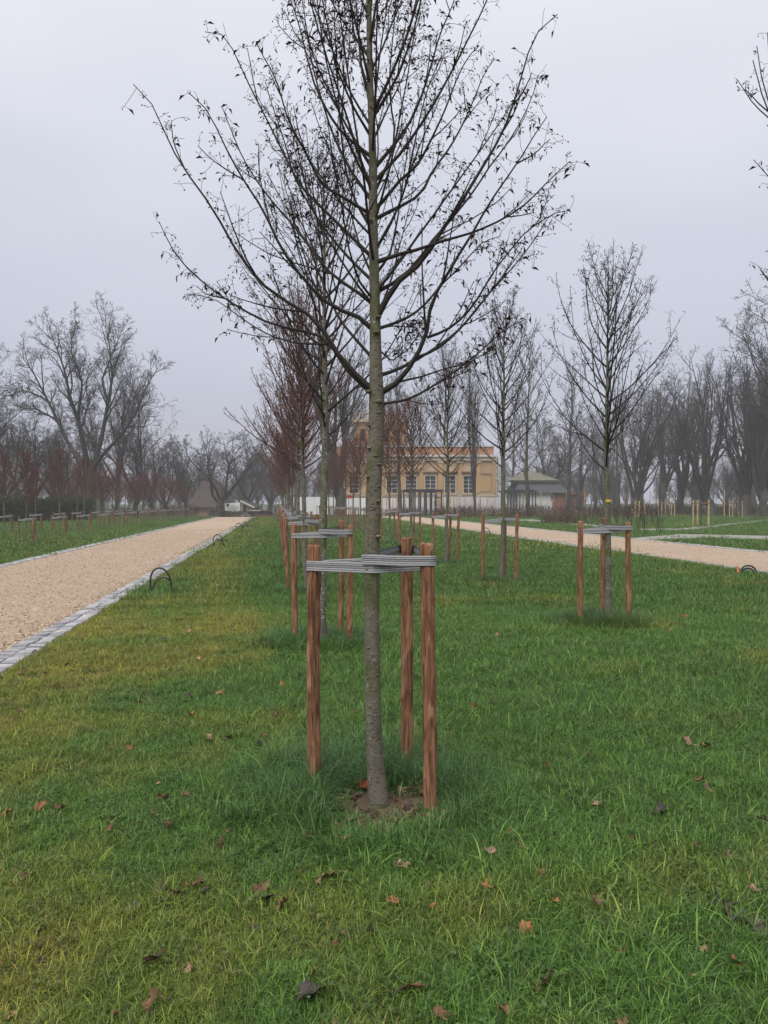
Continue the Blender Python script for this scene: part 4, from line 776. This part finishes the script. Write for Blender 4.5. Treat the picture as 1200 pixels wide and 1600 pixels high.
for k in range(6):
    gf = foliage(500, .95, .7, .95, .10, r, .6, lambda x: .95 * np.sqrt(np.maximum(0, 1 - (x / 1.0) ** 2)) * (.8 + .2 * np.sin(x * 5 + k)) + .1); o1 = gf.build('foliage', M[('shrub_brown', 'shrub_gold', 'shrub_brown', 'shrub_red', 'shrub_brown', 'shrub_gold')[k]], link=False, smooth=False); o2 = stems(34, .8, .5, 1.15, r, .011).build('stems', M['twig'], link=False); shr.append((o1.data, o2.data)); bpy.data.objects.remove(o1); bpy.data.objects.remove(o2)
def shrub(u, d, k, s, label, group):
    t = empty('shrub', Pd(u, d), r.random() * 6.28); t.scale = (s, s, s * (.8 + .4 * r.random())); tag(t, label, 'shrub', group); mk('foliage', shr[k][0], t); mk('stems', shr[k][1], t)
for k in range(26): shrub(690 + 12.5 * k + r.normal(0, 3), 80 + 9 * r.random(), k % 6, 1.0 + .4 * r.random(), 'brown winter shrub in the bed before the hoarding', 'shrubs of the long winter bed')
for k in range(9): shrub(600 + 10 * k + r.normal(0, 2), 92 + 3 * r.random(), (k % 3) * 2, .9, 'low shrub at the foot of the pale posts and pergola', 'shrubs under the pergola')
for k in range(8): shrub(850 + 8 * k + r.normal(0, 2), 58 + 2 * r.random(), 3, .55, 'low rust-brown plant in the bed beside the grey garden path', 'rust plants beside the garden path')
for k in range(22): shrub(960 + 12 * k + r.normal(0, 4), 97 + 9 * r.random(), k % 6, 1.15, 'brown shrub at the foot of the tall tree belt', 'shrubs of the tree belt')
for k in range(12): shrub(120 + 16 * k + r.normal(0, 4), 92 + 8 * r.random(), k % 3 * 2, 1.1, 'brown undergrowth bush behind the low stake rows', 'bushes behind the saplings')
for u, v in ((1000, 831), (1008, 833), (1028, 832), (985, 829), (975, 823), (965, 822), (1018, 820), (935, 826), (922, 824)):
    p = G(u, v); t = empty('young_shrub', p, r.random() * 6); tag(t, 'thin leafless young shrub on the lawn behind the banded lime', 'shrub', 'young leafless shrubs on the garden lawn'); stems(7, .12, .12, 1.5, r, .010, .14).build('stems', M['twig'], t)
pm = []
for k in range(3): o = stake_geo(.06, 1.0, 90 + k, 7, 4, .01).build('post', M['stake_pale'], link=False); pm.append(o.data); bpy.data.objects.remove(o)
def post(u, vb, vt, label, group):
    d = F * H / (vb - HOR); o = mk('pale_post', pm[int(u) % 3], None, Pd(u, d)); o.scale = (1, 1, zat(vt, d)); tag(o, label, 'post', group); o.rotation_euler = (r.normal(0, .015), r.normal(0, .015), r.random())
for x, yt, yb in ((243, 475, 600), (272, 475, 600), (308, 460, 602), (408, 460, 600), (462, 455, 580), (503, 455, 587), (288, 405, 520), (348, 405, 548), (470, 405, 545), (492, 405, 545), (613, 400, 552), (632, 400, 552), (738, 400, 547), (750, 400, 547), (870, 395, 540), (885, 395, 590), (970, 392, 530), (1020, 390, 525), (1180, 440, 540), (165, 420, 560), (388, 408, 545)):
    post(940 + x * .21667, 680 + yb * .21667, 680 + yt * .21667, 'pale yellow wooden post standing alone on the garden lawn', 'pale posts of the garden')
for u, vb, vt in ((597, 806, 768), (604, 806, 774), (614, 805, 774), (621, 806, 776), (633, 805, 776), (654, 806, 770), (663, 807, 774), (672, 806, 770), (675, 806, 775), (682, 806, 772), (687, 806, 776), (693, 806, 772), (704, 807, 768), (709, 808, 772), (718, 808, 774), (751, 808, 764), (817, 807, 770), (845, 807, 770), (885, 805, 770), (913, 805, 770), (627, 806, 770), (641, 806, 774)):
    post(u, vb, vt, 'pale wooden post in the planting bed before hoarding and pergolas', 'pale posts of the planting bed')
# young garden trees inside pale post frames
for n_, (u, vb, wd, lab) in enumerate(((1095, 822, 24, 'in the dark soil ring, inside two pale posts'), (1150, 810, 20, 'inside three pale posts with cross rails'), (1044, 808, 20, 'between pale posts near the young shrubs'), (1222, 812, 22, 'inside pale posts at the garden margin'))):
    d = F * H / (vb - HOR); p = Pd(u, d); t = empty('garden_sapling', p, -TH); tag(t, 'small bare sapling ' + lab, 'tree', 'garden saplings'); rr = np.random.default_rng(200 + n_); hh = 3.0
    trk = np.array([(0, 0, -.1), (.02, 0, 1), (.0, .02, 2), (.03, 0, hh)]); Geo().tubes(resample(trk, 8), np.linspace(.05, .012, 8), 7).build('trunk', M['limb_old'], t)
    S = np.stack([np.zeros(14), np.zeros(14), np.linspace(1.4, 2.9, 14)], -1); az = np.arange(14) * 2.4; D = np.stack([np.cos(az), np.sin(az), np.full(14, 1.1)], -1); P = grow(S, D, np.linspace(.9, .4, 14), 5, .08, .05, rr); g = Geo().tubes(P, taper(np.full(14, .016), np.full(14, .006), 6), 4); S, D, t2, pi = shoots(P, 6, .2, 1, .6, .2, rr); g.tubes(grow(S, D, .3 * np.ones(len(t2)), 3, .1, .02, rr), np.full((len(t2), 4), .006), 3); g.build('crown', M['twig'], t)
    f_ = empty('post_frame', p, -TH); tag(f_, 'pale post frame around the sapling ' + lab, 'tree support', 'pale post frames'); w_ = wd / F * d / 2
    for x, y in ((-w_, 0), (w_, 0), (.1, w_ * 1.5)): o = mk('post', pm[n_ % 3], f_, (x, y, 0)); o.scale = (1, 1, 1.8)
    for y in (1.55,): Geo().box(-w_ - .08, w_ + .08, -.075, -.045, y, y + .08).build('rail', M['stake_old'], f_, False)
    g = Geo(); a = np.arange(16) * math.pi / 8; g.add(np.concatenate([[(0, 0, .03)], np.stack([.9 * np.cos(a), .9 * np.sin(a), 0 * a + .004], -1)]), None, [(0, 1 + q_, 1 + (q_ + 1) % 16) for q_ in range(16)]); o = g.build('soil_ring', M['soil'], None); o.location = p; struct(o)

# ---------------------------------------------------------------- scattered stuff: one object each, instanced on points
def scatter(name, P, rot, scl, idx, colr, srcs, label, cat):
    cc = bpy.data.collections.new(name + ' pieces')
    for k, o in enumerate(srcs): o.name = '%s_%02d' % (name, k); cc.objects.link(o)
    me = bpy.data.meshes.new(name); n = len(P); me.vertices.add(n); me.vertices.foreach_set('co', np.asarray(P, np.float32).ravel())
    for nm, ty, fld, v in (('rot', 'FLOAT_VECTOR', 'vector', rot), ('scl', 'FLOAT_VECTOR', 'vector', scl), ('idx', 'INT', 'value', idx), ('col', 'FLOAT_COLOR', 'color', np.concatenate([colr, np.ones((n, 1))], 1))):
        a = me.attributes.new(nm, ty, 'POINT'); a.data.foreach_set(fld, np.asarray(v, np.int32 if ty == 'INT' else np.float32).ravel())
    ng = bpy.data.node_groups.new(name, 'GeometryNodeTree'); ng.interface.new_socket('Geometry', in_out='INPUT', socket_type='NodeSocketGeometry'); ng.interface.new_socket('Geometry', in_out='OUTPUT', socket_type='NodeSocketGeometry')
    N = ng.nodes.new; gi, go, ip, ci = N('NodeGroupInput'), N('NodeGroupOutput'), N('GeometryNodeInstanceOnPoints'), N('GeometryNodeCollectionInfo')
    ci.inputs['Collection'].default_value = cc; ci.inputs['Separate Children'].default_value = True; ci.inputs['Reset Children'].default_value = True; ip.inputs['Pick Instance'].default_value = True
    def na(nm, ty): q = N('GeometryNodeInputNamedAttribute'); q.data_type = ty; q.inputs['Name'].default_value = nm; return q.outputs[0]
    K = ng.links.new; K(gi.outputs[0], ip.inputs['Points']); K(ci.outputs[0], ip.inputs['Instance']); K(na('idx', 'INT'), ip.inputs['Instance Index']); K(na('rot', 'FLOAT_VECTOR'), ip.inputs['Rotation']); K(na('scl', 'FLOAT_VECTOR'), ip.inputs['Scale']); K(ip.outputs[0], go.inputs[0])
    o = mk(name, me); md = o.modifiers.new('scatter', 'NODES'); md.node_group = ng; tag(o, label, cat, kind='stuff'); return o
def tuft(seed, nb, rad, h, wd, lean, seg_=3, droop=.5):
    r = np.random.default_rng(seed); g = Geo(); az = r.random(nb) * 6.28; rr = rad * np.sqrt(r.random(nb)); base = np.stack([rr * np.cos(az), rr * np.sin(az), np.full(nb, -.008)], -1)
    a2 = az + r.normal(0, 1.3, nb); hh = h * (.45 + .75 * r.random(nb)); ln = np.abs(r.normal(lean, lean * .5, nb)); d = np.stack([np.cos(a2), np.sin(a2), 0 * a2], -1); sd = np.stack([-np.sin(a2), np.cos(a2), 0 * a2], -1); ww = wd * (.6 + .7 * r.random(nb)); V = []
    for k in range(seg_ + 1):
        t = k / seg_; c = base + d * (hh * ln * t ** 1.7)[:, None] + UP * (hh * (t - droop * np.minimum(ln, 1.1) * t ** 2.6))[:, None]; wk = (ww * (1 - t ** 1.6) * .5 + .0002)[:, None]; V += [c - sd * wk, c + sd * wk]
    V = np.stack(V, 1); m = 2 * (seg_ + 1); b_ = np.arange(nb)[:, None] * m; wr_ = np.repeat(.02 + .98 * r.random(nb), m); q = np.concatenate([b_ + np.array([[2 * k, 2 * k + 1, 2 * k + 3, 2 * k + 2]]) for k in range(seg_)]); g.add(V, q, None, wr_); return g.build('tuft', M['blade'], smooth=True, link=False)
def clover(seed, n):
    r = np.random.default_rng(seed); g = Geo()
    for _ in range(n):
        c = np.array((r.normal(0, .04), r.normal(0, .04), .015 + .03 * r.random())); a0 = r.random() * 6.28; s = .0055 + .004 * r.random(); tl = r.normal(0, .35, 2)
        for j in range(3):
            a = a0 + j * 2.094; d = np.array((math.cos(a), math.sin(a), tl[0])); e2 = np.array((-math.sin(a), math.cos(a), tl[1])); g.add([c, c + d * s * .6 + e2 * s * .55, c + d * s * 1.25 + e2 * s * .35, c + d * s * 1.25 - e2 * s * .35, c + d * s * .6 - e2 * s * .55], [(0, 1, 2, 3)], [(0, 3, 4)], np.full(5, .22))
        g.tubes(np.array([(c[0] * .8, c[1] * .8, -.005), c]), np.array([.0008, .0007]), 3)
    return g.build('clover', M['blade'], smooth=True, link=False)
TU = [tuft(1, 26, .05, .052, .0024, .6), tuft(2, 26, .055, .046, .0026, .8), tuft(3, 24, .05, .062, .0024, .65), tuft(4, 30, .055, .044, .0023, .95),      # lawn
      tuft(5, 30, .05, .17, .0034, .65, 4, .5), tuft(6, 30, .06, .20, .0036, .75, 4, .55), tuft(7, 26, .05, .14, .0034, .9, 4, .5),                          # long grass
      clover(8, 12), clover(9, 9),                                                                                                                          # 7, 8 weeds
      tuft(10, 34, .16, .075, .0065, .55, 2), tuft(11, 34, .18, .085, .0070, .65, 2),                                                                        # 9, 10 mid
      tuft(12, 46, .55, .11, .018, .5, 2), tuft(13, 46, .6, .10, .020, .6, 2)]                                                                               # 11, 12 far
r = np.random.default_rng(77)
WV = [(r.normal(0, 1, 2), r.random() * 6.28) for _ in range(10)]
def fld(x, y, sc, k0=0):
    s = 0
    for k in range(5): (a, b_), ph = WV[(k + k0) % 10]; s = s + np.sin((a * x + b_ * y) * sc * (1 + .45 * k) + ph)
    return s / 5
def polar(d0_, d1_, n, half=R(46)):
    dd = np.sqrt(r.uniform(d0_ ** 2, d1_ ** 2, n)); an = r.uniform(-half, half, n) + TH; return dd * np.sin(an), dd * np.cos(an)
def ongrass(x, y):
    ok = np.ones(len(x), bool)
    for poly in PATHS:
        ins = np.zeros(len(x), bool); m_ = len(poly)
        for k in range(m_):
            (x0, y0), (x1, y1) = poly[k], poly[(k + 1) % m_]; c_ = (y0 > y) != (y1 > y); ins ^= c_ & (x < (x1 - x0) * (y - y0) / (y1 - y0 + 1e-12) + x0)
        ok &= ~ins
    ok &= ~((x > -7.15) & (x < -2.55)) & ~((x > 10.86) & (x < 15.86)); ok &= (((x - T0[0] - .03) ** 2 + (y - T0[1]) ** 2) > (.25 + .06 * np.sin(6 * np.arctan2(y - T0[1], x - T0[0]))) ** 2); return ok
tb = np.array([(T0[0] + .02, T0[1] + .25, 1.0)] + [(x, y + .2, .85) for x, y, _, _ in rows])
PP, RO, SCL, IX, CO = [], [], [], [], []
def emit(x, y, base_idx, n_idx, s_lo, s_hi, far=False, long_=False):
    k = ongrass(x, y); x, y = x[k], y[k]; n = len(x)
    f1 = fld(x, y, 1.1) + .7 * fld(x, y, 3.7, 3); f2 = fld(x, y, .55, 5)                       # patchiness
    left_ = sstep(.35, -1.2, x) if True else 0; yel = np.clip(.62 * left_ + .3 * sstep(3.6, 2.2, y) * sstep(1.0, -.3, x) + .55 * f1 + .35 * f2 - .05 + .35 * sstep(7.2, 10.6, x) * (x < 10.9) - .1, 0, 1); yel = np.where(x < -7, yel * .2, yel)
    ring = np.zeros(n)
    for tx, ty, tr2 in tb: ring = np.maximum(ring, np.exp(-(((x - tx) ** 2 + (y - ty) ** 2) / (.62 * tr2) ** 2) ** 1.5))
    yel *= 1 - ring
    g1, g2, g3, br = np.array((.084, .172, .030)), np.array((.082, .172, .062)), np.array((.245, .245, .038)), np.array((.235, .185, .075))
    c = g1[None] * (1 - yel[:, None]) + g3[None] * yel[:, None]; c = c * (1 - ring[:, None] * .8) + g2[None] * ring[:, None] * .8
    c *= (.72 + .6 * r.random(n))[:, None] * (1 + r.normal(0, .06, (n, 3))); dry = r.random(n) < .004 + .13 * yel; c[dry] = br * (.5 + .7 * r.random(dry.sum()))[:, None]
    s = (s_lo + (s_hi - s_lo) * r.random(n)) * (1 - .28 * yel) * (1 + .25 * np.clip(f1, -1, 1) * (1 - left_)); iz = base_idx + r.integers(0, n_idx, n)
    if long_: keep = (r.random(n) < ring * 1.1) & (((x - T0[0] - .03) ** 2 + (y - T0[1] + .05) ** 2) > .36 ** 2); x, y, c, s, iz = x[keep], y[keep], c[keep], s[keep], iz[keep]
    elif base_idx == 0:
        f3 = fld(x, y, 4.3, 2) + .6 * fld(x, y, 9.1, 6); bare = (f3 > .42 + .25 * r.random(n)) & (r.random(n) < .35 + .5 * left_); c[bare & (r.random(n) < .25)] = br * .6; keep = ~(bare & (r.random(n) < .72)); x, y, c, s, iz, left_ = x[keep], y[keep], c[keep], s[keep], iz[keep], left_[keep]
        lowr = np.clip(sstep(0, 1.2, x) * .5, 0, 1); s = s * (1 + .5 * lowr)
    m = len(x); PP.append(np.stack([x, y, gz(x, y) + .004], -1)); RO.append(np.stack([r.normal(0, .12, m), r.normal(0, .12, m), r.random(m) * 6.28], -1)); SCL.append(np.stack([s, s, s * (.8 + .4 * r.random(m))], -1)); IX.append(iz); CO.append(np.clip(c, .01, 1))
x, y = polar(1.3, 6.5, 52000); emit(x, y, 0, 4, .75, 1.2)
x, y = polar(6.5, 13, 48000); emit(x, y, 0, 4, 1.0, 1.6)
x, y = polar(1.5, 14, 9000); emit(x, y, 0, 4, 1.3, 2.0)
for tx, ty, tr2 in tb[tb[:, 1] < 32]:                                                                     # uncut grass round each tree
    n = (3600 if ty < 5 else 2600) if ty < 12 else 600; x = tx + r.normal(0, .5 * tr2, n); y = ty + r.normal(0, .5 * tr2, n); emit(x, y, 4, 3, .7, 1.25, long_=True)
x, y = polar(1.5, 9, 1800); emit(x, y, 7, 2, .8, 1.4)
x, y = polar(12, 26, 44000); emit(x, y, 9, 2, .9, 1.5)
x, y = polar(24, 105, 52000); emit(x, y, 11, 2, .8, 1.3)
PP, RO, SCL, IX, CO = map(np.concatenate, (PP, RO, SCL, IX, CO))
scatter('grass', PP, RO, SCL, IX, CO, TU, 'short and tufted green grass of the lawns', 'grass')
# loose stones on the gravel
pb = []
for k in range(4):
    q = np.random.default_rng(k); o = Geo().add(OCT * (1, .8, .5) * (1 + q.normal(0, .18, (6, 3))), None, OCF).build('stone', M['pebble'], smooth=False, link=False); pb.append(o)
n = 48000; y = 5.5 + 42 * r.random(n) ** 1.7; x = np.where(r.random(n) < .8, r.uniform(-6.75, -2.9, n), r.uniform(11.2, 15.45, n)); s = .006 + .015 * r.random(n) ** 2
pc = np.array([(.42, .31, .21), (.55, .44, .33), (.20, .14, .095), (.13, .095, .07), (.34, .25, .17)])[r.integers(0, 5, n)] * (.8 + .4 * r.random((n, 1)))
edge = r.random(n) < .12; x[edge] = -2.9 - np.abs(r.normal(0, .12, edge.sum()))
scatter('loose_gravel', np.stack([x, y, 0 * x + .008], -1), np.stack([r.normal(0, .3, n), r.normal(0, .3, n), r.random(n) * 6.28], -1), np.stack([s] * 3, -1), r.integers(0, 4, n), pc, pb, 'loose pale stones on the gravel roads', 'gravel')

# ---------------------------------------------------------------- fallen leaves
def leaf_mesh(seed, kind, mat):
    q = np.random.default_rng(seed)
    if kind == 'lobed': ang = np.linspace(-2.8, 2.8, 21); rad = .55 + .45 * np.abs(np.cos(ang * 1.0)) ** .7; rad *= 1 + .22 * np.cos(ang * 9 + q.random()) + .12 * np.cos(ang * 4)
    elif kind == 'oak': ang = np.linspace(-2.9, 2.9, 21); rad = (.34 + .66 * np.abs(np.cos(ang)) ** 1.6) * (1 + .16 * np.cos(ang * 8))
    else: ang = np.linspace(-2.9, 2.9, 15); rad = .40 + .60 * np.abs(np.cos(ang)) ** 2
    rad = rad * (1 + q.normal(0, .10, len(ang))); n = len(ang); k1, k2, k3 = q.normal(0, .6, 3); curl = q.uniform(1.6, 3.2)
    def zf(x, y): return .22 * curl * (y * y * 1.6 + k1 * x * x + k2 * x * y) + .12 * np.sin(5 * x + 4 * y * k3 + seed) + .06 * np.sin(11 * y + 7 * x)
    V = [(-.15, 0, zf(0, 0))]
    for f_ in (.5, 1.0):
        x, y = rad * f_ * np.cos(ang), rad * f_ * np.sin(ang); V += list(zip(x, y, zf(x, y)))
    V = np.array(V) * .05; t = [(0, 1 + i_, 2 + i_) for i_ in range(n - 1)]; qd = [(1 + i_, 1 + n + i_, 2 + n + i_, 2 + i_) for i_ in range(n - 1)]
    g = Geo().add(V, qd, t); g.tubes(np.array([(-.02, 0, V[0, 2]), (-.045, .004, .004), (-.07, .01, .0)]), np.array([.0011, .001, .0009]), 4); o = g.build('fallen_leaf', mat, link=False); me = o.data; bpy.data.objects.remove(o); return me
LF = {c: [leaf_mesh(10 * i_ + k, ('lobed', 'oak', 'oval', 'lobed')[k], M['leaf_' + c]) for k in range(4)] for i_, c in enumerate(('russet', 'tan', 'dark', 'orange'))}
LL = {'russet': 'russet brown fallen leaf lying in the lawn', 'tan': 'pale tan fallen leaf lying in the lawn', 'dark': 'dark rotten fallen leaf lying in the lawn', 'orange': 'orange-brown fallen leaf lying in the lawn'}
def leaf(p, c, s, lab=None, k=None, z=.035, tilt=.35):
    o = mk('fallen_leaf', LF[c][r.integers(4) if k is None else k], None, (p[0], p[1], z)); o.scale = (s, s, s); o.rotation_euler = (r.normal(0, tilt), r.normal(0, tilt), r.random() * 6.28); tag(o, lab or LL[c], 'leaf', None if lab else c + ' fallen leaves')
big = [(1078, 1172, 'tan', 1.5, 'large pale tan lobed leaf, the broadest on the open lawn'), (857, 1209, 'orange', .9, None), (1068, 968, 'orange', 1.6, 'pair-like large orange-brown leaf between the banded lime and the kerb'), (1132, 1425, 'dark', 1.7, None), (1185, 1470, 'dark', 1.5, None), (1150, 1450, 'dark', 1.3, None), (1035, 1280, 'dark', 1.3, None), (1090, 1340, 'tan', 1.0, None), (515, 1382, 'tan', 1.25, None), (630, 1367, 'tan', 1.0, None), (765, 1403, 'orange', .9, None), (535, 1250, 'russet', 1.2, None), (552, 1240, 'russet', 1.0, None), (530, 1262, 'tan', .9, None), (620, 1262, 'russet', .9, None), (636, 1268, 'dark', 1.1, None), (645, 1275, 'russet', .9, None), (628, 1240, 'tan', .8, None), (688, 1236, 'tan', .9, None), (562, 1195, 'tan', .9, None), (555, 1228, 'dark', 1.2, None),
       (485, 1320, 'russet', 1.0, None), (500, 1275, 'dark', 1.1, None), (408, 1405, 'russet', 1.2, None), (418, 1420, 'dark', 1.2, None), (440, 1432, 'russet', 1.0, None), (58, 1273, 'orange', 1.0, None), (8, 1285, 'orange', 1.0, None), (92, 1275, 'russet', .9, None), (172, 1305, 'russet', .9, None), (275, 1410, 'russet', 1.1, None), (240, 1520, 'russet', 1.2, None), (235, 1590, 'russet', 1.1, None), (490, 1570, 'dark', 1.4, None), (645, 1565, 'russet', 1.1, None), (855, 1560, 'russet', 1.1, None), (355, 1162, 'russet', .9, None), (440, 1075, 'orange', .8, None), (200, 1178, 'orange', .8, None), (765, 1345, 'tan', .9, None), (935, 1270, 'tan', .8, None), (742, 1112, 'orange', 1.0, None), (975, 1505, 'russet', .9, None), (615, 1425, 'orange', .9, None), (490, 1540, 'orange', .9, None)]
lz = lambda p: .03 if (p[0] - T0[0]) ** 2 + (p[1] - T0[1]) ** 2 < .12 else .05
for u, v, c, s, lab in big: p = G(u, v); leaf(p, c, s * .74, lab, z=lz(p) - .014, tilt=.5)
o = mk('fallen_leaf', LF['orange'][0], None, tuple(G(566, 1240) + (0, 0, .045))); o.scale = (.85, .6, .8); o.rotation_euler = (.9, .1, .3); o.data = o.data.copy(); o.data.materials[0] = simple('bright red leaf', (.30, .055, .025), .6, .3, 30); tag(o, 'bright red-edged curled leaf against the large lime trunk base', 'leaf')
dd = 2.0 + 8.5 * r.random(420) ** 1.5; an = r.uniform(-R(32), R(32), 420) + TH - .12 * r.random(420); x, y = dd * np.sin(an), dd * np.cos(an); k = ongrass(x, y); x, y = x[k], y[k]
for a, b_ in list(zip(x, y))[:245]:
    c = ('russet', 'russet', 'dark', 'russet', 'orange', 'tan', 'dark')[r.integers(7)]; leaf((a, b_), c, .32 + .52 * r.random() ** 1.5, z=.022 + .022 * r.random(), tilt=.55)

n = 150; a = r.random(n) * 6.28; d = .05 + .28 * np.sqrt(r.random(n)); ls = []
for k, c in enumerate(('russet', 'dark', 'tan', 'russet')): ls.append(bpy.data.objects.new('litter', LF[c][(k + 1) % 4]))
sl = .18 + .4 * r.random(n) ** 2
scatter('leaf_litter', np.stack([T0[0] + .03 + d * np.cos(a), T0[1] - .02 + d * np.sin(a), .014 + .015 * r.random(n)], -1), np.stack([r.normal(0, .5, n), r.normal(0, .5, n), r.random(n) * 6.28], -1), np.stack([sl] * 3, -1), r.integers(0, 4, n), np.ones((n, 3)), ls, 'crumbled leaf litter on the bare soil round the large lime', 'leaf litter')
n = 900; dd = 2.0 + 8 * r.random(n) ** 1.4; an = r.uniform(-R(36), R(36), n) + TH; x, y = dd * np.sin(an), dd * np.cos(an); k = ongrass(x, y); x, y = x[k], y[k]; n = len(x); sl = .10 + .22 * r.random(n) ** 2
scatter('leaf_fragments', np.stack([x, y, .016 + .02 * r.random(n)], -1), np.stack([r.normal(0, .6, n), r.normal(0, .6, n), r.random(n) * 6.28], -1), np.stack([sl] * 3, -1), r.integers(0, 4, n), np.ones((n, 3)), [bpy.data.objects.new('bit', LF[c][k]) for k, c in enumerate(('russet', 'dark', 'tan', 'dark'))], 'tiny brown leaf fragments scattered through the lawn', 'leaf litter')

# ---------------------------------------------------------------- far woodland and air
fw = []
for key in ('oak', 'ash', 'slim', 'multi', 'ash2'):
    g_ = Geo()
    for me in OLD[key][:3]:
        v = np.zeros(len(me.vertices) * 3); me.vertices.foreach_get('co', v); li = np.zeros(len(me.loops), int); me.loops.foreach_get('vertex_index', li); g_.add(v.reshape(-1, 3), li.reshape(-1, 4))
    fw.append(g_.build('far_tree', M['limb_old'], link=False))
n = 380; dd = 145 + 130 * r.random(n); an = r.uniform(-R(48), R(48), n) + TH; x, y = dd * np.sin(an), dd * np.cos(an); s = .62 + .3 * r.random(n)
rel = np.degrees(an - TH); s *= np.where(rel < -3, .72, .74)
scatter('distant_woodland', np.stack([x, y, gz(x, y) - .3], -1), np.stack([0 * x, 0 * x, r.random(n) * 6.28], -1), np.stack([s * 1.05, s * 1.05, s], -1), r.integers(0, 5, n), np.ones((n, 3)), fw, 'distant bare woodland closing the view all round', 'woodland')
hz_ = Geo().box(-330, 380, -60, 330, -3.2, 27); me_o = hz_.build('haze', M['black'], smooth=False); hm = bpy.data.materials.new('haze air'); hm.use_nodes = True; t_ = hm.node_tree; t_.nodes.clear(); vo = t_.nodes.new('ShaderNodeVolumePrincipled'); vo.inputs['Color'].default_value = (.93, .945, 1, 1); vo.inputs['Density'].default_value = .0010; vo.inputs['Anisotropy'].default_value = .2; ou = t_.nodes.new('ShaderNodeOutputMaterial'); t_.links.new(vo.outputs[0], ou.inputs['Volume']); me_o.data.materials[0] = hm; me_o['kind'] = 'stuff'; me_o['label'] = 'thin grey winter haze filling the air'; me_o['category'] = 'haze'
